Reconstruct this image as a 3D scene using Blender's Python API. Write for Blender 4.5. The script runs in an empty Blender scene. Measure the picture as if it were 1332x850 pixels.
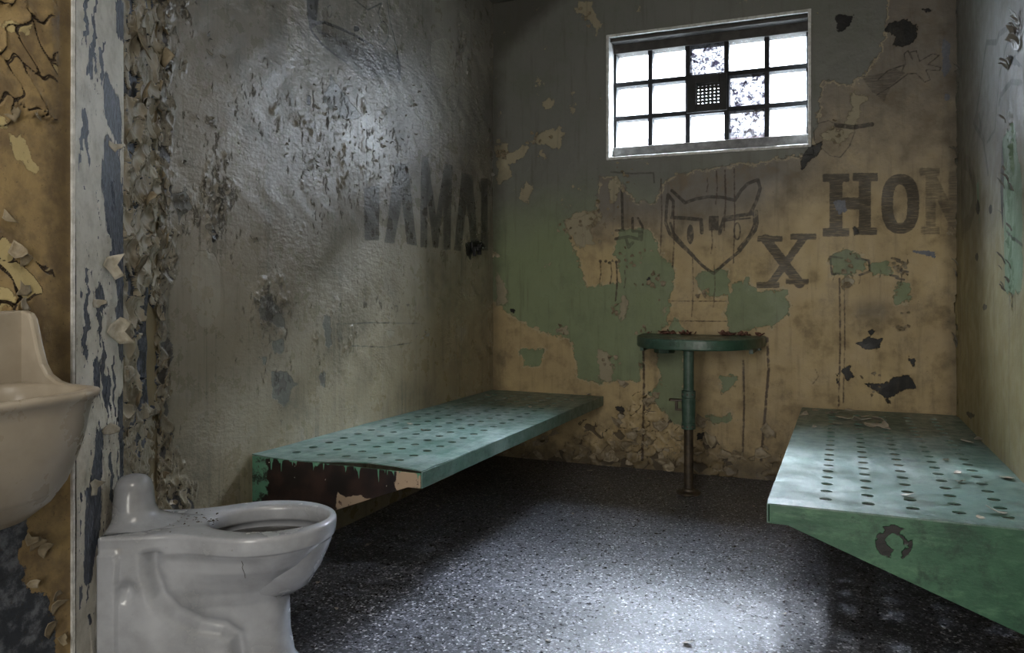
import bpy, bmesh, math, random
import numpy as np
from mathutils import Vector, Matrix, noise as mnoise

C = bpy.context.scene.collection
SC = bpy.context.scene
random.seed(7)
rng = np.random.default_rng(11)

# ------------------------------------------------------------------ camera
F = 1018.0; HZ = 376.0
YAW = math.atan(429 / F); SY, CY = math.sin(YAW), math.cos(YAW)
H = 1.0035
cam = bpy.data.cameras.new('camera'); cam_o = bpy.data.objects.new('camera', cam); C.objects.link(cam_o)
cam.sensor_width = 36.0; cam.lens = 36.0 * F / 1332.0
cam.shift_y = -(425 - HZ) / 1332.0
cam.clip_start = 0.02
cam_o.location = (0, 0, H); cam_o.rotation_euler = (math.pi / 2, 0, YAW)
SC.camera = cam_o

# ------------------------------------------------------------------ world and lights
w = bpy.data.worlds.new('sky'); SC.world = w; w.use_nodes = True
bg = w.node_tree.nodes['Background']
bg.inputs[0].default_value = (0.86, 0.93, 1.0, 1); bg.inputs[1].default_value = 13.0

def area(name, loc, rot, sx, sy, power, col, spread=math.pi):
    l = bpy.data.lights.new(name, 'AREA'); l.shape = 'RECTANGLE'; l.size = sx; l.size_y = sy
    l.energy = power; l.color = col; l.spread = spread
    o = bpy.data.objects.new(name, l); C.objects.link(o); o.location = loc; o.rotation_euler = rot
    return o
area('daylight', (-0.72, 5.55, 3.95), (math.radians(-42), 0, 0), 2.0, 1.5, 6500, (0.84, 0.91, 1.0))
area('corridor_light', (-0.35, -1.45, 1.35), (math.radians(90), 0, 0), 1.1, 1.9, 34, (1.0, 0.96, 0.88))
area('ceiling_fill', (-0.45, 0.5, 2.66), (0, 0, 0), 0.9, 0.6, 8, (1.0, 0.94, 0.84))  # unseen fill added under the ceiling to brighten the cell
sun = bpy.data.lights.new('sun', 'SUN'); sun.energy = 4.0; sun.angle = math.radians(2.5); sun.color = (0.97, 0.98, 1.0)
so_ = bpy.data.objects.new('sun', sun); C.objects.link(so_); so_.location = (-2, 8, 6)
so_.rotation_euler = Vector((0.85, -1.9, -2.1)).to_track_quat('-Z', 'Y').to_euler()
vs = SC.view_settings
SC.display_settings.display_device = 'sRGB'
vs.view_transform = 'Standard'; vs.look = 'None'; vs.gamma = 1.0; vs.use_curve_mapping = False
vs.exposure = 1.05

# ------------------------------------------------------------------ plan of the cell (metres)
D = 4.30; XL = -1.938; XR = 0.511; ZC = 2.72; YF = -1.0
PX, PY = -1.645, 1.278           # corner of the plumbing chase
QX, QY = XL, 1.786               # where the chase meets the left wall
DU = np.array([QX - PX, QY - PY]); DL = float(np.hypot(*DU)); DU = DU / DL
DN = np.array([DU[1], -DU[0]])   # chase normal into the room

# ------------------------------------------------------------------ helpers
def link(name, me, mat=None, parent=None):
    o = bpy.data.objects.new(name, me); C.objects.link(o)
    if mat: me.materials.append(mat)
    if parent: o.parent = parent
    return o
def bm_obj(name, bm, mat=None, parent=None, smooth=False, solid=0, bevel=0, sub=0):
    bmesh.ops.recalc_face_normals(bm, faces=bm.faces)
    me = bpy.data.meshes.new(name); bm.to_mesh(me); bm.free()
    if smooth:
        for p in me.polygons: p.use_smooth = True
    o = link(name, me, mat, parent)
    if solid:
        m = o.modifiers.new('s', 'SOLIDIFY'); m.thickness = solid; m.offset = -1
    if bevel:
        m = o.modifiers.new('b', 'BEVEL'); m.width = bevel; m.segments = 2; m.limit_method = 'ANGLE'; m.angle_limit = math.radians(40)
    if sub:
        m = o.modifiers.new('u', 'SUBSURF'); m.levels = sub; m.render_levels = sub
    return o
def tag(o, label=None, cat=None, group=None, kind=None):
    if label: o['label'] = label
    if cat: o['category'] = cat
    if group: o['group'] = group
    if kind: o['kind'] = kind
    return o
def empty(name, loc, rz=0):
    o = bpy.data.objects.new(name, None); C.objects.link(o); o.location = loc; o.rotation_euler = (0, 0, rz)
    o.empty_display_size = 0.05
    return o
def box(bm, x0, x1, y0, y1, z0, z1):
    vsx = [bm.verts.new((x, y, z)) for z in (z0, z1) for x, y in ((x0, y0), (x1, y0), (x1, y1), (x0, y1))]
    a, b, c, d, e, f, g, h = vsx
    for q in ((a, d, c, b), (e, f, g, h), (a, b, f, e), (b, c, g, f), (c, d, h, g), (d, a, e, h)): bm.faces.new(q)
def prism(bm, pts, z0, z1):
    lo = [bm.verts.new((x, y, z0)) for x, y in pts]; hi = [bm.verts.new((x, y, z1)) for x, y in pts]
    n = len(pts)
    bm.faces.new(lo[::-1]); bm.faces.new(hi)
    for i in range(n): bm.faces.new((lo[i], lo[(i + 1) % n], hi[(i + 1) % n], hi[i]))
def lathe(bm, prof, cx, cy, n=40, cap=True):
    rings = []
    for r, z in prof:
        rings.append([bm.verts.new((cx + r * math.cos(2 * math.pi * k / n), cy + r * math.sin(2 * math.pi * k / n), z)) for k in range(n)])
    for a, b in zip(rings, rings[1:]):
        for k in range(n): bm.faces.new((a[k], a[(k + 1) % n], b[(k + 1) % n], b[k]))
    if cap: bm.faces.new(rings[0][::-1]); bm.faces.new(rings[-1])
def loft(bm, rings, cap0=True, cap1=True):
    R = [[bm.verts.new(p) for p in r] for r in rings]; n = len(R[0])
    for a, b in zip(R, R[1:]):
        for k in range(n): bm.faces.new((a[k], a[(k + 1) % n], b[(k + 1) % n], b[k]))
    if cap0: bm.faces.new(R[0][::-1])
    if cap1: bm.faces.new(R[-1])
    return R

# rays through the lens, used once to measure where marks sit on a wall
def ray(px, py):
    l = (px - 666) / F; v = -(py - HZ) / F
    return np.array([-SY + l * CY, CY + l * SY, v])
def on_back(px, py): r = ray(px, py); p = r * D / r[1]; return (p[0], p[2] + H)
def on_left(px, py): r = ray(px, py); p = r * XL / r[0]; return (p[1], p[2] + H)
def on_right(px, py): r = ray(px, py); p = r * XR / r[0]; return (p[1], p[2] + H)
def on_sinkwall(px, py): r = ray(px, py); p = r * PX / r[0]; return (p[1], p[2] + H)
DOFF = DN[0] * PX + DN[1] * PY
def on_chase(px, py):
    r = ray(px, py); t = DOFF / (DN[0] * r[0] + DN[1] * r[1]); p = r * t
    return ((p[0] - PX) * DU[0] + (p[1] - PY) * DU[1], p[2] + H)
def on_z(px, py, z):
    r = ray(px, py); t = (z - H) / r[2]; return r[0] * t, r[1] * t

# ------------------------------------------------------------------ distance fields for marks on walls
class Field:
    def __init__(s, A, Z, f):
        s.A, s.Z, s.f = A, Z, f; s.d = np.full(A.shape, -0.10)
    def _sub(s, P, m):
        a0, a1 = P[:, 0].min() - m, P[:, 0].max() + m; z0, z1 = P[:, 1].min() - m, P[:, 1].max() + m
        return (s.A >= a0) & (s.A <= a1) & (s.Z >= z0) & (s.Z <= z1)
    @staticmethod
    def seg(a, z, p, q):
        vx, vz = q[0] - p[0], q[1] - p[1]; L = vx * vx + vz * vz + 1e-12
        t = np.clip(((a - p[0]) * vx + (z - p[1]) * vz) / L, 0, 1)
        return np.hypot(a - p[0] - t * vx, z - p[1] - t * vz)
    def poly(s, *pts, neg=False):
        P = np.array([s.f(*p) for p in pts]); k = s._sub(P, 0.1); a, z = s.A[k], s.Z[k]
        if a.size == 0: return s
        d = np.full(a.shape, 9.0); ins = np.zeros(a.shape, bool); n = len(P)
        for i in range(n):
            p, q = P[i], P[(i + 1) % n]; d = np.minimum(d, s.seg(a, z, p, q))
            if abs(q[1] - p[1]) > 1e-9:
                c = ((p[1] > z) != (q[1] > z)) & (a < (q[0] - p[0]) * (z - p[1]) / (q[1] - p[1]) + p[0]); ins ^= c
        v = np.where(ins, d, -d)
        s.d[k] = np.minimum(s.d[k], -v) if neg else np.maximum(s.d[k], v)
        return s
    def rect(s, x0, y0, x1, y1, **k): return s.poly((x0, y0), (x1, y0), (x1, y1), (x0, y1), **k)
    def line(s, pts, wpx):
        P = np.array([s.f(*p) for p in pts])
        q = s.f(pts[0][0] + 1, pts[0][1]); q2 = s.f(pts[0][0], pts[0][1] + 1)
        sc = (math.hypot(q[0] - P[0][0], q[1] - P[0][1]) + math.hypot(q2[0] - P[0][0], q2[1] - P[0][1])) / 2
        k = s._sub(P, 0.1); a, z = s.A[k], s.Z[k]
        if a.size == 0: return s
        d = np.full(a.shape, 9.0)
        for p, r in zip(P, P[1:]): d = np.minimum(d, s.seg(a, z, p, r))
        s.d[k] = np.maximum(s.d[k], wpx * sc / 2 - d); return s
    def ell(s, cx, cy, rx, ry, wpx=None):
        pts = [(cx + rx * math.cos(t), cy + ry * math.sin(t)) for t in np.linspace(0, 2 * math.pi, 18)]
        return s.line(pts, wpx) if wpx else s.poly(*pts[:-1])
def grid_wall(name, ua, uz, pos, mat, fields, hole=None, relief=None, parent=None):
    A, Z = np.meshgrid(ua, uz, indexing='ij'); na, nz = A.shape
    off = 0.0016 * np.sin(A * 7.1 + Z * 3.3) + 0.0012 * np.sin(A * 15.3 - Z * 11.7 + 1) + 0.0006 * np.sin(A * 41 + 3 * np.sin(Z * 19))
    cov = None
    if relief: rh, cov = relief(A, Z); off = off + rh
    co = pos(A, Z, off).reshape(-1, 3)
    idx = np.arange(na * nz).reshape(na, nz)
    q = np.stack([idx[:-1, :-1], idx[1:, :-1], idx[1:, 1:], idx[:-1, 1:]], -1)
    if hole:
        ca = (A[:-1, :-1] + A[1:, 1:]) / 2; cz = (Z[:-1, :-1] + Z[1:, 1:]) / 2
        q = q[~((ca > hole[0]) & (ca < hole[1]) & (cz > hole[2]) & (cz < hole[3]))]
    q = q.reshape(-1, 4)
    me = bpy.data.meshes.new(name)
    me.vertices.add(len(co)); me.vertices.foreach_set('co', co.astype('f').ravel())
    me.loops.add(q.size); me.loops.foreach_set('vertex_index', q.astype('i').ravel())
    me.polygons.add(len(q)); me.polygons.foreach_set('loop_start', np.arange(0, q.size, 4, dtype='i'))
    me.polygons.foreach_set('loop_total', np.full(len(q), 4, 'i'))
    me.polygons.foreach_set('use_smooth', np.ones(len(q), bool))
    me.update(calc_edges=True)
    for fn, ff in fields.items():
        fl = Field(A, Z, None); v = ff(A, Z)
        at = me.attributes.new(fn, 'FLOAT', 'POINT'); at.data.foreach_set('value', v.astype('f').ravel())
    if cov is not None:
        at = me.attributes.new('cover', 'FLOAT', 'POINT'); at.data.foreach_set('value', cov.astype('f').ravel())
    o = link(name, me, mat, parent); tag(o, kind='structure')
    return o
def vnoise(A, Z, sc, seed, octv=4):
    g = np.random.default_rng(seed); out = np.zeros(A.shape); amp = 1; tot = 0
    for o_ in range(octv):
        T = g.random((64, 64)); a = A * sc * 2 ** o_ + 7.3 * o_; z = Z * sc * 2 ** o_ + 3.1
        ia, iz = np.floor(a).astype(int), np.floor(z).astype(int); fa, fz = a - ia, z - iz; fa = fa * fa * (3 - 2 * fa); fz = fz * fz * (3 - 2 * fz)
        t = lambda i, j: T[i % 64, j % 64]
        out += amp * ((t(ia, iz) * (1 - fa) + t(ia + 1, iz) * fa) * (1 - fz) + (t(ia, iz + 1) * (1 - fa) + t(ia + 1, iz + 1) * fa) * fz); tot += amp; amp *= 0.5
    return out / tot
def cells(A, Z, sz, seed, stretch=1.0):
    """jittered cells: distance to the border, offset from the cell centre, a random number per cell"""
    wa = A + 0.30 * sz * np.sin(Z / sz * 1.9 + 1.3) + 0.16 * sz * np.sin(Z / sz * 5.1 + A / sz * 2.2); wz = Z / stretch + 0.30 * sz * np.sin(A / sz * 2.1) + 0.14 * sz * np.sin(A / sz * 6.1 + Z / sz * 3)
    g = np.random.default_rng(seed); na, nz = int(3.2 / sz) + 6, int(3.2 / sz) + 6
    ja = g.random((na, nz)); jz = g.random((na, nz)); rid = g.random((na, nz)); ria = g.random((na, nz))
    ia = np.floor(wa / sz).astype(int); iz = np.floor(wz / sz).astype(int)
    D1 = np.full(A.shape, 9.); D2 = D1.copy(); OA = D1.copy() * 0; OZ = OA.copy(); RI = OA.copy(); RJ = OA.copy()
    for da in (-1, 0, 1):
        for dz_ in (-1, 0, 1):
            ka, kz = (ia + da) % na, (iz + dz_) % nz
            ca, cz = (ia + da + ja[ka, kz]) * sz, (iz + dz_ + jz[ka, kz]) * sz
            d = np.hypot(wa - ca, wz - cz); m = d < D1
            D2 = np.where(m, D1, np.minimum(D2, d)); OA = np.where(m, wa - ca, OA); OZ = np.where(m, wz - cz, OZ)
            RI = np.where(m, rid[ka, kz], RI); RJ = np.where(m, ria[ka, kz], RJ); D1 = np.where(m, d, D1)
    return D2 - D1, OA, OZ, RI, RJ
def peel(A, Z, sz, seed, stretch=1.0, gone=0.2, gap=0.10, cup=9.0, tilt=0.18):
    """height and paint cover of dried, cupped paint plates"""
    e, oa, oz, ri, rj = cells(A, Z, sz, seed, stretch)
    r2 = oa ** 2 + oz ** 2; th = rj * 6.283
    h = 0.0015 + cup * r2 + tilt * (0.3 + ri) * (oa * np.cos(th) + oz * np.sin(th)); h = np.clip(h, 0.0008, sz * 0.5)
    on = (e > gap * sz) & (ri > gone)
    return np.where(on, h, 0.0), np.clip((e - gap * sz) / sz, -.5, .5) * np.where(ri > gone, 1, -1)
def seg_coords(edges, step):
    out = [edges[0]]
    for a, b in zip(edges, edges[1:]):
        n = max(1, int(round((b - a) / step))); out += list(np.linspace(a, b, n + 1)[1:])
    return np.array(out)

# ------------------------------------------------------------------ node helper
class NT:
    def __init__(s, name):
        s.m = bpy.data.materials.new(name); s.m.use_nodes = True; s.t = s.m.node_tree
        s.t.nodes.clear(); s.out = s.t.nodes.new('ShaderNodeOutputMaterial')
        s.co = s.t.nodes.new('ShaderNodeTexCoord').outputs['Object']
    def set(s, inp, v):
        if isinstance(v, bpy.types.NodeSocket): s.t.links.new(v, inp)
        elif v is not None:
            if isinstance(v, (tuple, list)) and len(v) == 3 and inp.type == 'RGBA': v = (*v, 1)
            inp.default_value = v
    def math(s, op, a, b=None, c=None, clamp=False):
        n = s.t.nodes.new('ShaderNodeMath'); n.operation = op; n.use_clamp = clamp
        s.set(n.inputs[0], a); s.set(n.inputs[1], b)
        if c is not None: s.set(n.inputs[2], c)
        return n.outputs[0]
    def add(s, a, b): return s.math('ADD', a, b)
    def sub(s, a, b): return s.math('SUBTRACT', a, b)
    def mul(s, a, b): return s.math('MULTIPLY', a, b)
    def mx(s, a, b): return s.math('MAXIMUM', a, b)
    def mix(s, f, a, b, mode='MIX'):
        n = s.t.nodes.new('ShaderNodeMix'); n.data_type = 'RGBA'; n.blend_type = mode
        s.set(n.inputs[0], f); s.set(n.inputs[6], a); s.set(n.inputs[7], b); return n.outputs[2]
    def ss(s, v, lo, hi, a=0.0, b=1.0):
        n = s.t.nodes.new('ShaderNodeMapRange'); n.interpolation_type = 'SMOOTHSTEP'
        s.set(n.inputs[0], v); n.inputs[1].default_value = lo; n.inputs[2].default_value = hi
        n.inputs[3].default_value = a; n.inputs[4].default_value = b; return n.outputs[0]
    def scale(s, v, k, o=(0, 0, 0)):
        n = s.t.nodes.new('ShaderNodeMapping'); s.set(n.inputs[0], v); n.inputs['Scale'].default_value = k; n.inputs['Location'].default_value = o
        return n.outputs[0]
    def noise(s, sc, det=4, rough=0.55, v=None, dist=0.0):
        n = s.t.nodes.new('ShaderNodeTexNoise'); s.set(n.inputs['Vector'], v if v is not None else s.co)
        n.inputs['Scale'].default_value = sc; n.inputs['Detail'].default_value = det; n.inputs['Roughness'].default_value = rough
        n.inputs['Distortion'].default_value = dist; return n.outputs['Fac']
    def vor(s, sc, v=None, feat='F1', out='Distance', rnd=1.0):
        n = s.t.nodes.new('ShaderNodeTexVoronoi'); n.feature = feat; s.set(n.inputs['Vector'], v if v is not None else s.co)
        n.inputs['Scale'].default_value = sc; n.inputs['Randomness'].default_value = rnd; return n.outputs[out]
    def warp(s, amt, sc, v=None):
        n = s.t.nodes.new('ShaderNodeTexNoise'); s.set(n.inputs['Vector'], v if v is not None else s.co); n.inputs['Scale'].default_value = sc
        a = s.t.nodes.new('ShaderNodeVectorMath'); a.operation = 'MULTIPLY_ADD'
        s.t.links.new(n.outputs['Color'], a.inputs[0]); a.inputs[1].default_value = (amt,) * 3; s.set(a.inputs[2], v if v is not None else s.co)
        return a.outputs[0]
    def attr(s, n_):
        n = s.t.nodes.new('ShaderNodeAttribute'); n.attribute_name = n_; return n.outputs['Fac']
    def xyz(s):
        n = s.t.nodes.new('ShaderNodeSeparateXYZ'); s.t.links.new(s.co, n.inputs[0]); return n.outputs
    def bump(s, h, strength=1.0, dist=0.01, prev=None):
        n = s.t.nodes.new('ShaderNodeBump'); s.set(n.inputs['Height'], h); n.inputs['Strength'].default_value = strength
        n.inputs['Distance'].default_value = dist
        if prev is not None: s.t.links.new(prev, n.inputs['Normal'])
        return n.outputs[0]
    def bsdf(s, col, rough, normal=None, metal=0.0, spec=0.5, **kw):
        n = s.t.nodes.new('ShaderNodeBsdfPrincipled'); s.set(n.inputs['Base Color'], col); s.set(n.inputs['Roughness'], rough)
        s.set(n.inputs['Metallic'], metal); s.set(n.inputs['Specular IOR Level'], spec)
        if normal is not None: s.t.links.new(normal, n.inputs['Normal'])
        for k, v in kw.items(): s.set(n.inputs[k.replace('_', ' ')], v)
        s.t.links.new(n.outputs[0], s.out.inputs[0]); return s.m

# ------------------------------------------------------------------ wall materials
def mat_back():
    n = NT('aged_back_wall_paint'); x, y, z = n.xyz()
    en = n.mul(n.sub(n.noise(19, 9, 0.74), 0.5), 0.13)
    en2 = n.mul(n.sub(n.noise(60, 5, 0.6), 0.5), 0.014)
    big = n.noise(2.3, 5, 0.6); med = n.noise(9, 6, 0.6); fine = n.noise(70, 4, 0.6)
    # tan undercoat, window glare put into its colour as a duller, greyer tone
    glare = n.attr('taupe')
    yel = n.mix(n.ss(big, 0.3, 0.7), (0.46, 0.355, 0.185), (0.37, 0.28, 0.15))
    col = n.mix(n.ss(n.add(glare, n.mul(n.sub(med, 0.5), 0.5)), 0.2, 0.9), yel, (0.165, 0.148, 0.128))
    col = n.mix(n.ss(med, 0.50, 0.72, 0, 0.6), col, (0.17, 0.125, 0.07))
    col = n.mix(n.ss(n.noise(4, 9, 0.75), 0.5, 0.7, 0, 0.55), col, (0.12, 0.095, 0.06))
    rim = n.ss(n.math('ABSOLUTE', n.add(n.add(n.attr('coat'), en), 0.006)), 0.004, 0.008, 0.6, 0)
    col = n.mix(n.mul(rim, n.ss(n.noise(14, 4), 0.4, 0.55)), col, (0.42, 0.36, 0.24))
    # grey green coat
    cm = n.ss(n.add(n.attr('coat'), en), -0.0015, 0.0015)
    cc = n.mix(n.ss(n.add(z, n.mul(n.sub(big, 0.5), 0.6)), 1.15, 1.75), (0.20, 0.24, 0.135), (0.155, 0.158, 0.142))
    cc = n.mix(n.ss(n.noise(5, 6, 0.65), 0.45, 0.7, 0, 0.35), cc, (0.10, 0.12, 0.075))
    col = n.mix(cm, col, cc)
    # chalky patches where coats came away
    pm = n.ss(n.add(n.attr('chalk'), en), -0.0015, 0.0015)
    rp = n.ss(n.add(n.noise(6.5, 7, 0.7), n.mul(n.noise(31, 5, 0.7), 0.25)), 0.765, 0.77)
    pm = n.mx(pm, n.mul(rp, cm))
    col = n.mix(pm, col, n.mix(med, (0.36, 0.32, 0.22), (0.25, 0.22, 0.15)))
    # marker
    stre = n.noise(22, 4, 0.6, n.scale(n.co, (1, 1, 14)))
    mk = n.ss(n.add(n.attr('letters'), n.mul(en2, 0.7)), -0.002, 0.003)
    mk = n.mul(mk, n.ss(stre, 0.3, 0.52, 0.45, 0.88))
    mf = n.mul(n.ss(n.add(n.attr('faded'), en2), -0.004, 0.004), n.ss(stre, 0.3, 0.6, 0.1, 0.6))
    ml = n.mul(n.ss(n.add(n.attr('marker'), n.mul(en2, 0.35)), -0.002, 0.002), n.ss(n.noise(40, 3), 0.3, 0.55, 0.45, 0.9))
    mk = n.mul(n.mx(mk, n.mx(mf, ml)), n.sub(1.0, n.mul(cm, 0.35)))
    col = n.mix(mk, col, (0.028, 0.022, 0.016))
    # rust runs
    dr = n.mul(n.ss(n.add(n.attr('runs'), n.mul(en2, 0.7)), -0.003, 0.003), n.ss(n.noise(30, 4), 0.3, 0.5, 0.3, 0.9))
    col = n.mix(dr, col, (0.04, 0.022, 0.014))
    bl = n.ss(n.add(n.attr('bare'), n.mul(en, 0.6)), -0.001, 0.001)
    col = n.mix(bl, col, (0.008, 0.008, 0.008))
    bu = n.ss(n.add(n.attr('primer'), n.mul(en, 0.5)), -0.001, 0.001)
    col = n.mix(bu, col, n.mix(fine, (0.06, 0.07, 0.10), (0.20, 0.21, 0.24)))
    # darker corners, foot and patches, dirt low on the wall, speckle
    so = n.ss(n.add(n.attr('darken'), n.mul(n.sub(med, 0.5), 0.10)), -0.07, 0.05, 0, 0.62)
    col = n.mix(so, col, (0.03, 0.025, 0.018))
    dirt = n.mul(n.ss(z, 0.0, 0.65, 1, 0), n.ss(n.noise(7, 7, 0.7), 0.35, 0.7))
    col = n.mix(n.mul(dirt, 0.75), col, (0.055, 0.042, 0.028))
    sp = n.ss(n.noise(95, 3, 0.7), 0.66, 0.72, 0, 0.5); col = n.mix(sp, col, (0.06, 0.05, 0.03))
    vs_ = n.ss(n.noise(10, 4, 0.6, n.scale(n.co, (3, 1, 0.25))), 0.5, 0.75, 0, 0.35); col = n.mix(vs_, col, (0.07, 0.06, 0.04))
    # height: layers of paint, blisters low on the wall
    lv = n.add(n.mul(cm, -0.5), n.add(n.mul(pm, -0.5), n.mul(bl, -0.8)))
    wv = n.warp(0.05, 14)
    cr = n.vor(16, wv, 'DISTANCE_TO_EDGE')
    low = n.ss(n.add(z, n.mul(n.sub(big, 0.5), 0.9)), 0.25, 0.55, 1, 0)
    crk = n.mul(n.ss(n.attr('cover'), -0.01, 0.01), 0.5)
    col = n.mix(n.ss(n.attr('cover'), -0.005, 0.005, 0.8, 0), col, (0.045, 0.034, 0.022))
    nb = n.bump(n.add(lv, crk), 0.9, 0.0035)
    nb = n.bump(med, 0.5, 0.010, nb); nb = n.bump(fine, 0.35, 0.003, nb)
    return n.bsdf(col, n.ss(med, 0.3, 0.7, 0.42, 0.62), nb, spec=0.35)

def mat_left():
    n = NT('glossy_grey_wall_paint'); x, y, z = n.xyz()
    en = n.mul(n.sub(n.noise(18, 8, 0.62), 0.5), 0.07); en2 = n.mul(n.sub(n.noise(60, 5), 0.5), 0.012)
    big = n.noise(1.9, 5, 0.6); med = n.noise(9, 6, 0.65); fine = n.noise(60, 5, 0.6)
    col = n.mix(n.ss(big, 0.3, 0.7), (0.19, 0.178, 0.152), (0.27, 0.252, 0.212))
    warm = n.ss(n.add(n.add(n.mul(z, -1.0), n.mul(y, 0.33)), n.mul(n.sub(med, 0.5), 0.6)), -0.55, 0.75)
    col = n.mix(n.mul(warm, 0.8), col, (0.30, 0.25, 0.15))
    col = n.mix(n.ss(n.noise(4.5, 8, 0.72), 0.5, 0.72, 0, 0.6), col, (0.065, 0.062, 0.055))
    sv = n.noise(9, 5, 0.6, n.scale(n.co, (1, 4, 0.16)))
    col = n.mix(n.mul(n.ss(sv, 0.46, 0.70, 0, 0.6), n.ss(n.noise(3.1, 5, 0.7), 0.38, 0.62, 0.2, 1)), col, (0.085, 0.08, 0.068))
    col = n.mix(n.ss(n.noise(26, 3, 0.6, n.scale(n.co, (1, 4, 0.07))), 0.62, 0.70, 0, 0.45), col, (0.05, 0.045, 0.035))
    pm = n.ss(n.add(n.attr('chalk'), en), -0.0015, 0.0015)
    col = n.mix(n.mul(pm, 0.42), col, (0.33, 0.32, 0.27))
    gp = n.ss(n.add(n.attr('primer'), en), -0.0015, 0.0015)
    col = n.mix(n.mul(gp, 0.85), col, n.mix(fine, (0.07, 0.075, 0.075), (0.14, 0.14, 0.13)))
    stre = n.noise(20, 4, 0.6, n.scale(n.co, (1, 1, 10)))
    mk = n.mul(n.ss(n.add(n.attr('letters'), n.mul(en2, 0.6)), -0.002, 0.003), n.ss(stre, 0.3, 0.55, 0.56, 0.86))
    ml = n.mul(n.ss(n.add(n.attr('marker'), n.mul(en2, 0.3)), -0.002, 0.002), 0.97)
    sh = n.mul(n.ss(n.add(n.attr('shade'), n.mul(en, 0.8)), -0.03, 0.03), n.ss(stre, 0.3, 0.6, 0.5, 0.8))
    col = n.mix(n.mx(mk, n.mx(ml, sh)), col, (0.035, 0.033, 0.03))
    dr = n.mul(n.ss(n.add(n.attr('runs'), n.mul(en2, 0.5)), -0.002, 0.002), 0.7); col = n.mix(dr, col, (0.03, 0.028, 0.022))
    bl = n.ss(n.add(n.attr('bare'), n.mul(en, 0.6)), -0.001, 0.001); col = n.mix(bl, col, (0.01, 0.01, 0.01))
    # crumpled blisters
    den = n.attr('blister')
    bn = n.noise(24, 7, 0.7, n.scale(n.co, (1, 1.5, 0.75)))
    bt = n.ss(n.add(bn, n.mul(den, 0.9)), 0.66, 0.76)
    bth = n.ss(n.add(bn, n.mul(den, 0.9)), 0.665, 0.69)
    ring = n.mul(bt, n.sub(1.0, bth)); 
    col = n.mix(n.mul(ring, 0.5), col, (0.02, 0.02, 0.02))
    col = n.mix(n.mul(n.mul(bt, n.ss(n.noise(70, 3), 0.45, 0.6)), 0.25), col, (0.04, 0.04, 0.038))
    sp = n.ss(n.noise(80, 3, 0.7), 0.68, 0.73, 0, 0.7); col = n.mix(sp, col, (0.05, 0.045, 0.035))
    cv = n.ss(n.attr('cover'), -0.005, 0.005, 1, 0); col = n.mix(cv, col, n.mix(fine, (0.03, 0.035, 0.045), (0.12, 0.11, 0.10)))
    nb = n.bump(n.add(n.mul(gp, -0.6), n.add(n.mul(pm, -0.4), n.mul(bl, -1))), 0.9, 0.003)
    nb = n.bump(n.mul(bt, n.noise(60, 5, 0.65)), 1.0, 0.022, nb)
    wr = n.mul(n.noise(30, 5, 0.6, n.scale(n.co, (1, 1, 2.0))), n.ss(n.noise(2.5, 3), 0.35, 0.65, 0.25, 1.0))
    nb = n.bump(wr, 0.45, 0.010, nb); nb = n.bump(n.noise(90, 3), 0.35, 0.003, nb)
    return n.bsdf(col, n.ss(med, 0.3, 0.7, 0.23, 0.40), nb, spec=0.68)

def mat_right():
    n = NT('stained_side_wall_paint'); x, y, z = n.xyz()
    en = n.mul(n.sub(n.noise(20, 8, 0.62), 0.5), 0.06); big = n.noise(2.2, 5, 0.6); med = n.noise(10, 6, 0.6); fine = n.noise(70, 4)
    col = n.mix(n.ss(n.add(z, n.mul(n.sub(big, 0.5), 0.9)), 0.8, 1.7), (0.30, 0.26, 0.14), (0.17, 0.165, 0.14))
    sv = n.noise(9, 5, 0.6, n.scale(n.co, (1, 4, 0.14)))
    col = n.mix(n.ss(sv, 0.48, 0.72, 0, 0.55), col, (0.10, 0.09, 0.06))
    cv = n.ss(n.attr('cover'), -0.005, 0.005, 0.7, 0); col = n.mix(cv, col, (0.05, 0.05, 0.045)); gm = n.ss(n.add(n.attr('coat'), en), -0.001, 0.001); col = n.mix(gm, col, (0.17, 0.25, 0.17))
    ml = n.mul(n.ss(n.add(n.attr('marker'), n.mul(en, 0.1)), -0.002, 0.003), 0.75); col = n.mix(ml, col, (0.035, 0.032, 0.028))
    mf = n.mul(n.ss(n.add(n.attr('faded'), n.mul(en, 0.2)), -0.004, 0.004), 0.45); col = n.mix(mf, col, (0.035, 0.032, 0.028))
    bl = n.ss(n.add(n.attr('bare'), n.mul(en, 0.5)), -0.001, 0.001); col = n.mix(bl, col, (0.02, 0.02, 0.018))
    sp = n.ss(n.noise(80, 3, 0.7), 0.66, 0.72, 0, 0.6); col = n.mix(sp, col, (0.05, 0.045, 0.03))
    nb = n.bump(n.mul(gm, -1), 0.9, 0.003); nb = n.bump(med, 0.5, 0.01, nb); nb = n.bump(fine, 0.3, 0.003, nb)
    return n.bsdf(col, n.ss(med, 0.3, 0.7, 0.4, 0.6), nb, spec=0.4)

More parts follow.
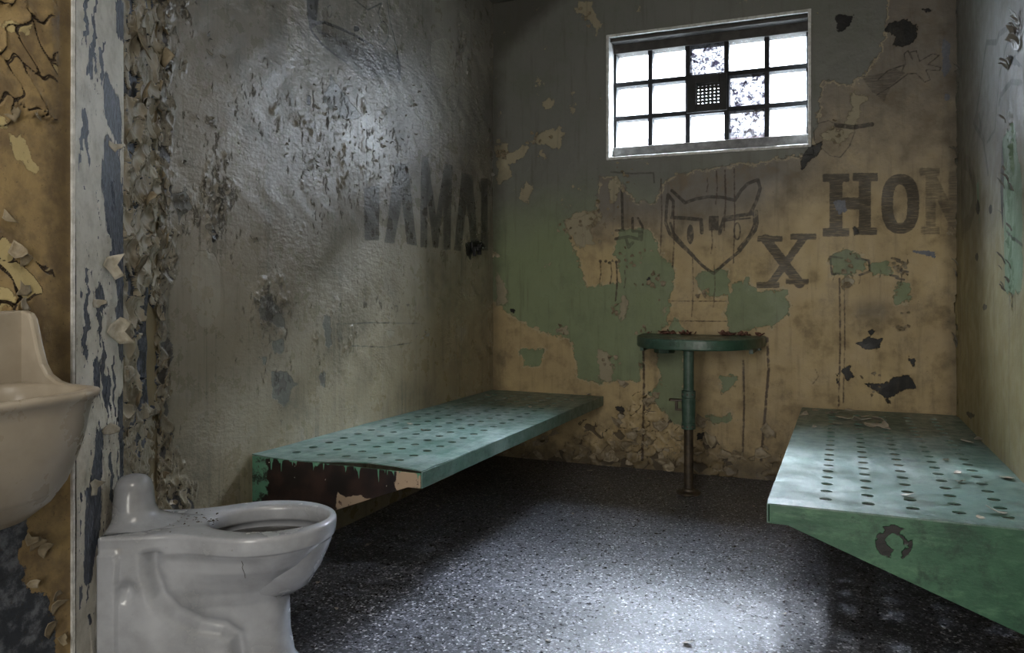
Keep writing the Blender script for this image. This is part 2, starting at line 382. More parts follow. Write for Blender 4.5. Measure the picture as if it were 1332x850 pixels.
def mat_cracked():
    n = NT('cracked_ochre_paint'); x, y, z = n.xyz()
    en = n.mul(n.sub(n.noise(22, 8, 0.65), 0.5), 0.07)
    med = n.noise(14, 6, 0.65); fine = n.noise(90, 4, 0.6)
    col = n.mix(n.ss(med, 0.35, 0.65), (0.30, 0.215, 0.10), (0.17, 0.12, 0.065))
    up = n.ss(n.add(z, n.mul(n.sub(n.noise(8, 3), 0.5), 0.4)), 0.95, 1.15)
    cr = n.vor(15, n.warp(0.06, 16), 'DISTANCE_TO_EDGE')
    gate = n.ss(n.noise(6, 3), 0.4, 0.55)
    crm = n.ss(n.math('ABSOLUTE', n.attr('cover')), 0.012, 0.035, 1, 0)
    pm = n.ss(n.add(n.attr('chalk'), en), -0.001, 0.001); pm = n.mx(pm, n.ss(n.attr('cover'), -0.03, -0.02, 1, 0)); col = n.mix(pm, col, (0.42, 0.34, 0.17))
    gp = n.ss(n.add(n.attr('primer'), en), -0.001, 0.001)
    col = n.mix(gp, col, n.mix(n.ss(n.noise(25, 6, 0.7), 0.45, 0.65), (0.035, 0.04, 0.05), (0.14, 0.15, 0.17)))
    col = n.mix(crm, col, (0.03, 0.02, 0.012))
    sp = n.ss(n.noise(120, 3, 0.7), 0.62, 0.7, 0, 0.6); col = n.mix(sp, col, (0.07, 0.05, 0.03))
    dk = n.ss(n.add(n.attr('darken'), n.mul(n.sub(med, 0.5), 0.05)), -0.04, 0.02, 0, 0.6); col = n.mix(dk, col, (0.05, 0.035, 0.02))
    nb = n.bump(n.add(n.mul(crm, -1), n.add(n.mul(gp, -0.8), n.mul(pm, -0.5))), 1.0, 0.004)
    nb = n.bump(med, 0.6, 0.008, nb); nb = n.bump(fine, 0.5, 0.003, nb)
    return n.bsdf(col, 0.55, nb, spec=0.3)

def mat_chase():
    n = NT('cupped_tan_paint_over_primer'); x, y, z = n.xyz()
    fine = n.noise(90, 4, 0.6); med = n.noise(16, 6, 0.65); c = n.ss(n.attr('cover'), -0.004, 0.004)
    prim = n.mix(n.ss(n.noise(30, 6, 0.7), 0.42, 0.62), (0.022, 0.03, 0.045), (0.13, 0.155, 0.21))
    col = n.mix(c, prim, n.mix(med, (0.46, 0.42, 0.33), (0.24, 0.205, 0.15)))
    nb = n.bump(fine, 0.5, 0.003)
    return n.bsdf(col, 0.42, nb, spec=0.45)

def mat_strip():
    n = NT('white_paint_over_steel'); x, y, z = n.xyz()
    en = n.mul(n.sub(n.noise(11, 8, 0.68, n.scale(n.co, (4, 4, 0.8))), 0.5), 0.075)
    fine = n.noise(90, 4, 0.6, n.scale(n.co, (3, 3, 0.6)))
    gm = n.mx(n.ss(n.add(n.attr('bare'), en), -0.0008, 0.0008), n.ss(n.add(n.attr('cover'), n.mul(en, 0.5)), -0.01, 0.01, 1, 0))
    pa = n.mix(n.ss(n.noise(12, 6, 0.7), 0.4, 0.7), (0.76, 0.73, 0.66), (0.50, 0.47, 0.40))
    st = n.mix(n.ss(fine, 0.4, 0.65), (0.035, 0.045, 0.07), (0.15, 0.17, 0.22))
    col = n.mix(gm, pa, st)
    ch = n.ss(n.noise(26, 5, 0.75, n.scale(n.co, (2.5, 2.5, 0.5))), 0.66, 0.675); col = n.mix(ch, col, (0.03, 0.028, 0.03))
    nb = n.bump(n.add(n.mul(gm, -1), n.mul(ch, -0.8)), 1.0, 0.003); nb = n.bump(fine, 0.4, 0.003, nb)
    return n.bsdf(col, 0.42, nb, spec=0.5)

def mat_floor():
    n = NT('dark_aggregate_floor'); x, y, z = n.xyz()
    v = n.vor(170, None, 'F1', 'Color'); sepn = n.t.nodes.new('ShaderNodeSeparateColor'); n.t.links.new(v, sepn.inputs[0])
    r = sepn.outputs[0]
    sp = n.ss(r, 0.60, 0.95); big = n.noise(2.6, 7, 0.65); med = n.noise(11, 6, 0.7)
    base = n.mix(n.ss(big, 0.35, 0.65), (0.017, 0.018, 0.023), (0.040, 0.042, 0.054))
    col = n.mix(n.mul(sp, n.ss(n.noise(30, 4, 0.7), 0.35, 0.6, 0.35, 1.0)), base, (0.26, 0.265, 0.30))
    col = n.mix(n.ss(sepn.outputs[1], 0.955, 0.965, 0, 0.9), col, (0.62, 0.62, 0.64))
    col = n.mix(n.ss(med, 0.52, 0.72, 0, 0.7), col, (0.020, 0.019, 0.022))
    nb = n.bump(r, 0.6, 0.0025); nb = n.bump(med, 0.4, 0.012, nb)
    return n.bsdf(col, n.ss(n.noise(45, 4, 0.7), 0.35, 0.65, 0.25, 0.48), nb, spec=0.6)

def mat_green(name, worn=0.5, dark=False):
    n = NT(name); x, y, z = n.xyz()
    med = n.noise(7, 7, 0.65); fine = n.noise(60, 5, 0.7); scr = n.noise(16, 5, 0.7, n.scale(n.co, (1.2, 0.35, 1)))
    a = (0.050, 0.115, 0.090) if not dark else (0.016, 0.05, 0.034); b = (0.085, 0.165, 0.135) if not dark else (0.035, 0.09, 0.06)
    col = n.mix(n.ss(med, 0.35, 0.65), a, b)
    col = n.mix(n.mul(n.mul(n.ss(scr, 0.36, 0.64), n.ss(n.noise(2.2, 4), 0.35, 0.6, 0.25, 1)), worn), col, (0.27, 0.32, 0.31))
    col = n.mix(n.ss(n.noise(9, 9, 0.8), 0.51, 0.67, 0, 0.75), col, (0.03, 0.05, 0.042))
    col = n.mix(n.ss(fine, 0.60, 0.66, 0, 0.7), col, (0.02, 0.03, 0.026))
    nb = n.bump(med, 0.25, 0.01); nb = n.bump(fine, 0.3, 0.002, nb)
    return n.bsdf(col, n.ss(n.noise(20, 5, 0.6), 0.3, 0.7, 0.28, 0.5), nb, spec=0.55)

def mat_end_panel():
    # brown-black steel, green paint that ran down from the top edge, cream undercoat at the free corner
    n = NT('paint_run_end_panel'); x, y, z = n.xyz()
    run = n.noise(34, 2, 0.5, n.scale(n.co, (1, 1, 0.06)))
    run2 = n.noise(90, 2, 0.5, n.scale(n.co, (1, 1, 0.05)))
    depth = n.add(n.mul(n.ss(run, 0.5, 0.85), 0.022), n.mul(n.ss(run2, 0.52, 0.78), 0.045))
    g = n.ss(n.sub(n.add(z, depth), 0.4075), -0.001, 0.002)
    wallside = n.ss(n.add(x, n.mul(n.sub(n.noise(20, 4), 0.5), 0.12)), -1.885, -1.875, 1, 0)
    g = n.mx(g, n.mul(wallside, n.ss(n.noise(26, 6, 0.7), 0.42, 0.52, 0.15, 0.9)))
    base = n.mix(n.ss(n.noise(12, 5), 0.4, 0.7), (0.010, 0.007, 0.006), (0.035, 0.018, 0.014))
    # straight-edged cream area: right of x, low
    nz_ = n.mul(n.sub(n.noise(22, 5), 0.5), 0.06)
    cream = n.mx(n.ss(n.add(x, nz_), -1.345, -1.342), n.mul(n.ss(n.add(z, nz_), 0.308, 0.311, 1, 0), n.ss(n.add(x, nz_), -1.58, -1.575)))
    cr2 = n.ss(n.noise(40, 5, 0.7), 0.62, 0.66)
    cc = n.mix(cr2, (0.36, 0.27, 0.19), (0.06, 0.03, 0.02))
    col = n.mix(cream, base, cc); col = n.mix(g, col, n.mix(n.noise(30, 3), (0.06, 0.19, 0.125), (0.14, 0.30, 0.20)))
    wh = n.ss(n.noise(55, 2), 0.76, 0.78); col = n.mix(wh, col, (0.5, 0.45, 0.4))
    return n.bsdf(col, 0.45, n.bump(g, 0.8, 0.002), spec=0.45)

def mat_right_panel():
    n = NT('scuffed_green_end_panel'); x, y, z = n.xyz()
    med = n.noise(6, 7, 0.65); fine = n.noise(70, 5, 0.7); scr = n.noise(14, 6, 0.7, n.scale(n.co, (0.5, 1, 1.6)))
    col = n.mix(n.ss(med, 0.3, 0.7), (0.025, 0.085, 0.05), (0.06, 0.155, 0.09))
    col = n.mix(n.ss(scr, 0.5, 0.72, 0, 0.6), col, (0.13, 0.27, 0.16))
    col = n.mix(n.ss(n.noise(10, 9, 0.8), 0.48, 0.66, 0, 0.85), col, (0.014, 0.042, 0.028))
    # ring-shaped chip
    dx = n.sub(x, 0.125); dz = n.mul(n.sub(z, 0.352), 1.0)
    rr = n.math('SQRT', n.add(n.mul(dx, dx), n.mul(dz, dz)))
    rr = n.add(rr, n.mul(n.sub(n.noise(26, 4, 0.6), 0.5), 0.028))
    ring = n.mul(n.ss(rr, 0.019, 0.021), n.ss(rr, 0.043, 0.045, 1, 0))
    gap = n.ss(n.noise(24, 3), 0.43, 0.48)
    ring = n.mul(ring, gap)
    col = n.mix(ring, col, (0.006, 0.006, 0.006))
    nb = n.bump(n.mul(ring, -1), 0.9, 0.002); nb = n.bump(scr, 0.4, 0.004, nb); nb = n.bump(fine, 0.3, 0.002, nb)
    return n.bsdf(col, 0.42, nb, spec=0.5)

def mat_porcelain():
    n = NT('grimy_white_porcelain')
    med = n.noise(8, 6, 0.6); dz = n.noise(55, 5, 0.75)
    x, y, z = n.xyz()
    col = n.mix(n.ss(med, 0.35, 0.7), (0.36, 0.375, 0.41), (0.26, 0.27, 0.29))
    col = n.mix(n.ss(dz, 0.66, 0.73, 0, 0.5), col, (0.13, 0.11, 0.09))
    col = n.mix(n.ss(n.noise(9, 4, 0.6), 0.62, 0.8, 0, 0.5), col, (0.30, 0.26, 0.20))
    return n.bsdf(col, n.ss(med, 0.3, 0.7, 0.14, 0.30), n.bump(n.noise(20, 2), 0.08, 0.01), spec=0.5)
def mat_sink():
    n = NT('yellowed_sink_porcelain')
    med = n.noise(6, 6, 0.6)
    col = n.mix(n.ss(med, 0.35, 0.7), (0.36, 0.315, 0.25), (0.28, 0.24, 0.185))
    col = n.mix(n.ss(n.noise(45, 5, 0.7), 0.66, 0.74, 0, 0.5), col, (0.12, 0.09, 0.06))
    return n.bsdf(col, n.ss(med, 0.3, 0.7, 0.25, 0.4), n.bump(n.noise(20, 2), 0.1, 0.01), spec=0.45)
def mat_simple(name, a, b, sc=20, rough=0.5, spec=0.4, metal=0, bump=0.3):
    n = NT(name); f = n.noise(sc, 5, 0.65)
    return n.bsdf(n.mix(n.ss(f, 0.35, 0.65), a, b), rough, n.bump(f, bump, 0.004), metal, spec)
def mat_glass(name, foliage):
    n = NT(name)
    tr = n.t.nodes.new('ShaderNodeBsdfTransparent'); tl = n.t.nodes.new('ShaderNodeBsdfTranslucent'); gl = n.t.nodes.new('ShaderNodeBsdfGlossy')
    col = (0.86, 0.88, 0.9)
    if foliage:
        f = n.noise(34, 4, 0.75, n.warp(0.05, 30)); f = n.ss(f, 0.50, 0.60)
        col = n.mix(n.mul(f, 1.0), (0.30, 0.305, 0.32), (0.014, 0.012, 0.019)) 
    n.set(tr.inputs[0], col); n.set(tl.inputs[0], col); gl.inputs['Roughness'].default_value = 0.15
    m1 = n.t.nodes.new('ShaderNodeMixShader'); m1.inputs[0].default_value = 0.04
    m2 = n.t.nodes.new('ShaderNodeMixShader'); m2.inputs[0].default_value = 0.06
    L = n.t.links; L.new(tr.outputs[0], m1.inputs[1]); L.new(tl.outputs[0], m1.inputs[2])
    L.new(m1.outputs[0], m2.inputs[1]); L.new(gl.outputs[0], m2.inputs[2]); L.new(m2.outputs[0], n.out.inputs[0])
    return n.m

M = dict(back=mat_back(), left=mat_left(), right=mat_right(), sinkwall=mat_cracked(), chase=mat_chase(), strip=mat_strip(), floor=mat_floor(),
         bench=mat_green('worn_green_bench_paint', 0.75), rail=mat_green('green_rail_paint', 0.35), post=mat_simple('worn_green_post_paint', (0.035, 0.07, 0.052), (0.065, 0.105, 0.085), 25, 0.45), dgreen=mat_green('dark_green_paint', 0.15, True),
         endp=mat_end_panel(), rpanel=mat_right_panel(), porc=mat_porcelain(), sink=mat_sink(),
         ceil=mat_simple('grey_ceiling_paint', (0.10, 0.10, 0.09), (0.16, 0.155, 0.13), 5, 0.7),
         plain=mat_simple('plain_tan_paint', (0.28, 0.22, 0.12), (0.20, 0.16, 0.09), 5, 0.6),
         frame=mat_simple('chipped_white_frame', (0.62, 0.62, 0.60), (0.40, 0.40, 0.38), 45, 0.5),
         mortar=mat_simple('black_mortar', (0.008, 0.009, 0.010), (0.02, 0.02, 0.022), 40, 0.8),
         curb=mat_simple('grey_cement_curb', (0.13, 0.13, 0.125), (0.22, 0.22, 0.21), 25, 0.8),
         board=mat_simple('dark_header_board', (0.035, 0.033, 0.030), (0.06, 0.055, 0.05), 20, 0.7),
         vent=mat_simple('black_vent_steel', (0.006, 0.006, 0.006), (0.012, 0.012, 0.012), 20, 0.6),
         dark=mat_simple('dark_rusty_steel', (0.035, 0.028, 0.02), (0.075, 0.055, 0.035), 30, 0.5, 0.5, 0.3),
         rust=mat_simple('pink_rust_scale', (0.25, 0.13, 0.10), (0.10, 0.05, 0.035), 40, 0.8),
         flake=mat_simple('tan_paint_flake', (0.30, 0.25, 0.17), (0.17, 0.135, 0.085), 24, 0.5),
         gflake=mat_simple('grey_paint_flake', (0.20, 0.19, 0.17), (0.13, 0.125, 0.11), 24, 0.3, 0.7),
         wflake=mat_simple('white_paint_flake', (0.50, 0.47, 0.40), (0.33, 0.30, 0.24), 30, 0.42),
         chip=mat_simple('pale_paint_chip', (0.50, 0.45, 0.38), (0.30, 0.26, 0.21), 60, 0.6),
         glass=mat_glass('frosted_glass_block', False), glassp=mat_glass('glass_block_with_foliage_behind', True),
         brick=mat_simple('red_brick', (0.16, 0.012, 0.014), (0.10, 0.01, 0.012), 4, 1.0, 0.0),
         render=mat_simple('pale_render', (0.6, 0.6, 0.62), (0.5, 0.5, 0.52), 2, 0.8),
         water=mat_simple('dark_bowl_water', (0.02, 0.018, 0.015), (0.05, 0.045, 0.035), 20, 0.15))

# ================================================================== structure
WX0, WX1, WZ0, WZ1 = -1.213, -0.160, 1.748, 2.425
def F_(A, Z, f, fn):
    fl = Field(A, Z, f); fn(fl); return fl.d
def back_fields():
    def coat(g):
        g.poly((630, -30), (1158, -30), (1150, 50), (1140, 75), (1110, 110), (1070, 105), (1056, 200), (900, 222), (866, 235), (850, 262), (830, 262), (800, 230), (780, 231),
               (775, 273), (733, 288), (744, 320), (752, 340), (765, 374), (808, 366), (801, 325), (808, 300), (845, 299), (863, 335), (879, 351), (868, 423), (842, 444),
               (832, 496), (775, 499), (752, 491), (744, 444), (687, 423), (655, 402), (630, 380))
        g.poly((905, 362), (912, 352), (945, 350), (952, 385), (930, 388), (912, 378))
        g.poly((947, 385), (952, 372), (972, 364), (985, 380), (1024, 379), (1026, 408), (1003, 425), (952, 434), (944, 410))
        g.poly((1080, 335), (1100, 325), (1125, 335), (1125, 352), (1100, 360), (1080, 355)); g.poly((1130, 345), (1155, 340), (1160, 355), (1135, 360))
        g.poly((1160, 372), (1182, 370), (1184, 390), (1166, 396))
        g.poly((853, 455), (889, 455), (890, 500), (888, 558), (868, 543), (843, 512), (860, 500)); g.poly((936, 491), (959, 489), (957, 502), (939, 514))
        g.poly((676, 455), (708, 455), (702, 475), (682, 476)); g.poly((918, 542), (950, 538), (955, 546), (930, 552)); g.poly((870, 430), (876, 410), (892, 432))
    def chalk(g):
        for p in ([(690, 185), (705, 170), (730, 165), (733, 180), (728, 195), (712, 190)], [(655, 205), (668, 195), (690, 190), (680, 205), (660, 215)],
                  [(700, 135), (715, 128), (722, 135), (712, 145)], [(673, 258), (685, 238), (694, 245), (688, 264)], [(738, 300), (735, 287), (750, 279), (775, 275), (784, 285), (765, 295), (772, 318), (755, 325)],
                  [(778, 455), (790, 460), (800, 480), (797, 500), (778, 495)], [(752, 0), (770, 5), (782, 35), (776, 44), (765, 25), (750, 15)], [(645, 190), (660, 185), (665, 230), (648, 240)],
                  [(790, 232), (806, 232), (804, 262), (795, 262)], [(648, 355), (660, 380), (662, 395), (646, 398)], [(1068, 175), (1100, 165), (1110, 120), (1125, 128), (1110, 175), (1085, 190)],
                  [(722, 427), (738, 425), (740, 436), (728, 436)], [(805, 395), (812, 385), (816, 402), (808, 425)], [(1092, 362), (1110, 360), (1108, 375), (1095, 375)]): g.poly(*p)
    def bare(g):
        for p in ([(1155, 30), (1175, 25), (1192, 32), (1193, 48), (1182, 59), (1160, 60), (1165, 48), (1152, 40)], [(1085, 20), (1110, 20), (1106, 35), (1092, 40)],
                  [(1116, 447), (1130, 438), (1148, 442), (1144, 452), (1125, 456)], [(1127, 428), (1139, 431), (1132, 438)], [(1124, 499), (1150, 499), (1163, 490), (1182, 488), (1192, 505), (1172, 509), (1156, 524), (1143, 510)],
                  [(1095, 480), (1105, 475), (1111, 490), (1101, 496)], [(1086, 485), (1092, 490), (1089, 499)], [(1055, 190), (1069, 185), (1066, 200), (1052, 209), (1043, 221), (1043, 205)],
                  [(1183, 467), (1190, 468), (1188, 476)], [(1198, 11), (1213, 12), (1208, 19)], [(665, 402), (671, 403), (669, 410)], [(801, 530), (815, 528), (812, 545)], [(905, 563), (916, 562), (914, 572), (907, 572)],
                  [(838, 364), (846, 360), (848, 369)], [(1110, 295), (1116, 300), (1112, 306)]): g.poly(*p)
    def letters(g):
        for r in ((1079, 230, 1096, 306), (1117, 229, 1133, 304), (1094, 257, 1119, 273), (1070, 226, 1105, 237), (1109, 225, 1142, 236), (1070, 297, 1105, 308), (1110, 296, 1141, 306)): g.rect(*r)
        g.line([(1171 + 17 * abs(math.cos(t)) ** .8 * (1 if math.cos(t) > 0 else -1), 265.5 + 32 * abs(math.sin(t)) ** .8 * (1 if math.sin(t) > 0 else -1)) for t in np.linspace(0, 2 * math.pi, 33)], 15)
        g.line([(996, 311), (1040, 369)], 13); g.line([(1046, 309), (1003, 369)], 10)
        g.rect(985, 307, 1018, 315); g.rect(1028, 304, 1062, 312); g.rect(984, 367, 1014, 375); g.rect(1022, 363, 1052, 370)
    def faded(g):
        g.rect(1204, 222, 1217, 303); g.line([(1208, 224), (1246, 300)], 13); g.rect(1234, 222, 1246, 303); g.rect(1196, 219, 1222, 229); g.rect(1198, 295, 1222, 305)
        g.poly((1120, 100), (1150, 95), (1165, 90), (1178, 95), (1160, 110), (1150, 132), (1135, 120))
    def marker(g):
        w = 4.2
        g.line([(874, 248), (891, 264), (905, 259), (922, 256), (940, 257), (956, 261), (964, 248), (973, 239), (986, 234), (989, 245), (984, 262), (976, 278)], w)
        g.line([(984, 275), (985, 290), (983, 299), (972, 314), (962, 327), (945, 341), (928, 356), (914, 346), (900, 332), (885, 318), (871, 304), (866, 290), (867, 270), (869, 253), (876, 262), (875, 283)], w)
        g.line([(980, 268), (981, 292), (975, 306), (960, 324)], 2.5); g.line([(872, 290), (876, 303), (892, 322), (903, 333)], 3)
        g.line([(874, 283), (892, 284), (912, 286), (913, 303)], w + 0.5); g.line([(936, 304), (942, 284), (960, 281), (979, 278)], w + 0.5); g.line([(938, 300), (942, 288), (955, 286), (976, 284)], 2)
        g.ell(898, 305, 4.5, 13); g.rect(922, 281, 935, 300); g.ell(959, 301, 4, 11, 2)
        g.line([(809, 248), (810, 298)], 3.5); g.line([(801, 311), (818, 308), (834, 312)], 4); g.line([(823, 284), (823, 301), (832, 301), (832, 309)], 3.5); g.line([(830, 284), (836, 295), (835, 312)], 3)
        g.line([(801, 300), (812, 300)], 3); g.line([(795, 224), (822, 226), (850, 225)], 2.2); g.line([(850, 225), (851, 238)], 2.2); g.line([(815, 312), (818, 322), (823, 316)], 4)
        g.line([(1080, 334), (1096, 336)], 2.5); g.line([(1080, 334), (1082, 357), (1092, 356)], 2.5); g.line([(1113, 336), (1130, 339), (1132, 353), (1118, 358)], 3)
        for q in ((1165, 336), (1172, 340), (1168, 348), (1176, 352), (1163, 358), (1171, 362)): g.line([(q[0] - 5, q[1]), (q[0] + 5, q[1] + 2)], 3)
        g.line([(1088, 163), (1110, 166), (1134, 162)], 6)
        g.line([(1172, 95), (1178, 82), (1176, 70), (1181, 66), (1187, 78), (1184, 68), (1192, 66), (1196, 80), (1213, 70), (1222, 72), (1207, 84), (1224, 88), (1222, 92), (1204, 91), (1210, 104), (1203, 107), (1192, 96), (1180, 96)], 1.6)
        g.line([(1178, 84), (1155, 92), (1142, 104)], 2); g.line([(1180, 97), (1160, 112), (1140, 124)], 2)
        g.line([(1058, 165), (1060, 185), (1080, 203), (1093, 205), (1105, 190), (1112, 172)], 1.4); g.line([(1060, 162), (1078, 157), (1090, 163)], 1.4)
        for q in ((781, 340), (788, 340), (793, 342), (802, 341)): g.ell(q[0], q[1], 2.2, 2)
    def runs(g):
        for x, a, b, w_ in ((860, 233, 330, 1.6), (876, 268, 348, 1.8), (901, 335, 412, 1.4), (932, 223, 266, 1.8), (943, 222, 300, 2.2), (955, 220, 342, 1.6), (926, 300, 330, 1.4), (781, 341, 369, 1.6), (795, 343, 369, 1.6),
                            (802, 341, 392, 2.2), (813, 352, 375, 1.4), (1092, 362, 528, 2.2), (1098, 362, 524, 1.6), (929, 345, 400, 1.2), (1172, 350, 372, 1.6), (1084, 355, 366, 1.2), (1118, 358, 370, 1.2),
                            (837, 445, 598, 3.2), (967, 470, 590, 2.6), (920, 232, 250, 1.2), (1145, 350, 362, 1.2)): g.line([(x, a), (x + 1, (a + b) / 2), (x - 1, b)], w_)
        g.line([(998, 440), (1000, 480), (995, 540), (990, 600)], 3.4); g.line([(1060, 480), (1065, 490), (1057, 500)], 1.2)
        g.line([(870, 418), (945, 418)], 1.2); g.line([(870, 392), (945, 392)], 0.9)
    def darken(g):
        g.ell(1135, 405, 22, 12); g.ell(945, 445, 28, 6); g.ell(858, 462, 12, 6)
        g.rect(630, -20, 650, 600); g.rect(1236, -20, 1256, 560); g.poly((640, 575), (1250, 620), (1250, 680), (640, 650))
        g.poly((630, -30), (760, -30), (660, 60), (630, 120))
    def primer(g):
        g.poly((1228, 50), (1236, 60), (1235, 90), (1228, 102), (1226, 80)); g.poly((1086, 264), (1100, 260), (1103, 275), (1090, 281)); g.poly((1180, 325), (1215, 327), (1217, 337), (1195, 331)); g.ell(1232, 126, 4, 4)
    def taupe(A, Z):
        u = np.clip((Z - 1.05) / 0.55, 0, 1); v = np.clip((-0.05 - A) / 0.5, 0, 1)
        up = np.clip((Z - 1.2) / 1.0, 0, 1) * 0.55
        return np.clip(u * (0.35 + 0.75 * v) + up * (1 - v) * 0.9, 0, 1.1)
    L = dict(coat=coat, chalk=chalk, bare=bare, letters=letters, faded=faded, marker=marker, runs=runs, darken=darken, primer=primer)
    d = {k: (lambda A, Z, fn=fn: F_(A, Z, on_back, fn)) for k, fn in L.items()}
    d['taupe'] = taupe
    return d
def back_relief(A, Z):
    h, c = peel(A, Z, 0.062, 21, 0.8, 0.12, 0.05, 5.0, 0.22)
    top = 0.16 + 0.10 * np.sin(A * 5.3 + 1) + 0.16 * np.exp(-((A + 0.95) / 0.35) ** 2) + 0.06 * np.sin(A * 17)
    m = np.clip((top - Z) / 0.12, 0, 1)
    return h * m, np.where(m > 0.05, c, 0.5)
ua = seg_coords([XL, WX0, WX1, XR], 0.006); uz = seg_coords([0, WZ0, WZ1, ZC], 0.006)
wall_back = grid_wall('wall_back', ua, uz, lambda A, Z, o: np.stack([A, D - 0.002 - o * 0.8, Z], -1), M['back'], back_fields(), hole=(WX0, WX1, WZ0, WZ1), relief=back_relief)

def left_fields():
    def letters(g):
        g.poly((473, 245), (493, 240), (492, 313), (474, 313))
        g.poly((499, 316), (513, 213), (530, 213), (542, 320), (529, 318), (522, 262), (512, 317))
        g.poly((546, 322), (548, 204), (557, 204), (567, 280), (578, 213), (588, 215), (586, 325), (577, 325), (576, 268), (570, 323), (563, 322), (556, 262), (555, 322))
        g.poly((590, 326), (600, 225), (614, 228), (621, 318), (612, 320), (606, 268), (599, 327)); g.rect(625, 232, 634, 326)
    def marker(g):
        g.line([(407, 34), (412, 30), (422, 29), (443, 38), (458, 45), (472, 53), (485, 61)], 3.2); g.line([(403, 36), (409, 46), (418, 57), (435, 71), (451, 82)], 2.8)
        g.poly((398, -20), (416, -20), (412, 20), (410, 34), (403, 38), (399, 20))
        g.line([(502, -10), (506, 20), (512, 45), (516, 65), (520, 85)], 1.8); g.poly((515, 62), (521, 85), (521, 105), (516, 106), (516, 85))
        g.line([(456, -4), (478, 13), (496, 4), (491, 17), (495, 27)], 1.6); g.ell(498, 43, 7.5, 15, 1.3); g.ell(428, 15, 3, 8, 1.2); g.line([(495, 60), (503, 72), (508, 80), (511, 73)], 1.5)
        g.line([(415, 42), (428, 46), (440, 55), (444, 66)], 2.2); g.line([(480, 32), (482, 40)], 2); g.line([(440, 20), (446, 34)], 1)
        g.ell(588, 128, 8, 17, 0.9); g.line([(555, 108), (555, 128)], 0.8); g.ell(556, 158, 7, 14, 0.8); g.line([(598, 168), (606, 168), (605, 190), (612, 205), (604, 222)], 0.8)
        g.line([(437, 422), (480, 420), (545, 421)], 1.3); g.line([(437, 422), (440, 445)], 1); g.line([(455, 450), (500, 452), (535, 446)], 1.2)
        g.ell(207, 305, 16, 34, 0.8); g.ell(208, 310, 8, 16, 0.8)
    def shade(g): g.poly((408, 36), (440, 42), (480, 62), (515, 70), (518, 105), (470, 100), (430, 66))
    def chalk(g):
        g.ell(268, 375, 20, 52); g.ell(575, 75, 17, 26); g.poly((598, 12), (610, 25), (612, 90), (605, 105), (598, 60)); g.poly((590, 420), (606, 430), (600, 450))
        g.poly((459, 38), (468, 40), (464, 46)); g.poly((500, 430), (512, 432), (508, 440))
    def primer(g):
        for p in ([(336, 390), (352, 385), (366, 410), (370, 428), (352, 420), (338, 415)], [(352, 485), (372, 483), (385, 500), (368, 528), (355, 515)], [(352, 445), (368, 440), (370, 455), (355, 462)],
                  [(225, 255), (240, 240), (250, 270), (232, 290)], [(420, 410), (430, 412), (432, 450), (422, 450)], [(410, 490), (420, 485), (424, 510)], [(336, 465), (346, 462), (345, 475)], [(430, 100), (470, 150), (452, 160), (420, 130)]): g.poly(*p)
    def bare(g):
        g.poly((604, 317), (612, 313), (628, 316), (631, 323), (616, 326), (612, 338), (606, 330)); g.poly((272, 303), (280, 300), (284, 310), (276, 317)); g.rect(400, 125, 404, 136); g.poly((460, 34), (466, 38), (460, 40))
    def runs(g):
        for x, a, b, w_ in ((281, 428, 560, 1.4), (324, 130, 260, 1.0), (465, 150, 235, 1.6), (476, 150, 250, 1.6), (487, 140, 200, 1.2), (560, 0, 200, 0.7), (600, 330, 480, 0.8)): g.line([(x, a), (x, b)], w_)
    global left_blister
    def blister(A, Z):
        v = np.zeros(A.shape)
        for px, py, sa, sz, k in ((430, 170, .42, .36, .105), (500, 190, .30, .30, .105), (285, 250, .10, .20, .20), (250, 265, .05, .10, .16), (350, 400, .14, .16, .16), (360, 500, .12, .14, .12), (440, 430, .2, .2, .10),
                                  (600, 60, .18, .2, .14), (300, 130, .2, .25, .08), (625, 320, .10, .06, .16), (500, 400, .25, .1, .10), (580, 330, .3, .2, .04), (235, 30, .06, .3, .14), (430, 250, .3, .15, .10)):
            c = on_left(px, py); v = np.maximum(v, k * np.exp(-(((A - c[0]) / sa) ** 2 + ((Z - c[1]) / sz) ** 2)))
        return v
    L = dict(letters=letters, marker=marker, shade=shade, chalk=chalk, primer=primer, bare=bare, runs=runs)
    left_blister = blister
    d = {k: (lambda A, Z, fn=fn: F_(A, Z, on_left, fn)) for k, fn in L.items()}; d['blister'] = blister
    return d
def left_relief(A, Z):
    w_ = 0.035 + 0.05 * vnoise(A, Z, 7, 3, 3) + 0.05 * (vnoise(A, Z, 22, 4, 2) - .5) + 0.10 * np.exp(-((Z - 0.33) / 0.14) ** 2) + 0.03 * np.exp(-((Z - 2.2) / 0.12) ** 2)
    h, c = peel(A, Z, 0.036, 5, 1.1, 0.12, 0.06, 13.0, 0.12)
    _, _, _, ri, rj = cells(A, Z, 0.036, 5, 1.1)
    e = QY + w_ - A + 0.018 * (rj - .5); m = e > 0
    # crumpled blisters: thick broken skin in clusters
    hb, cb_ = peel(A, Z, 0.020, 41, 1.5, 0.25, 0.06, 18.0, 0.45)
    bl_ = left_blister(A, Z) * 3.0 + vnoise(A, Z, 12, 8, 4) 
    mb = np.clip((bl_ - 0.92) / 0.05, 0, 1); ridge = np.exp(-((bl_ - 0.93) / 0.02) ** 2)
    hb = hb * 1.1 * mb + 0.004 * ridge * vnoise(A, Z, 60, 2, 2)
    return np.where(m, h, hb), np.where(m, c, 0.5)
ua = seg_coords([QY, QY + 0.2, QY + 0.2001], 0.003)[:-1]; ua = np.concatenate([ua, seg_coords([QY + 0.205, D], 0.0055)]); uz = seg_coords([0, ZC], 0.006)
wall_left = grid_wall('wall_left', ua, uz, lambda A, Z, o: np.stack([XL + 0.002 + o, A, Z], -1), M['left'], left_fields(), relief=left_relief)

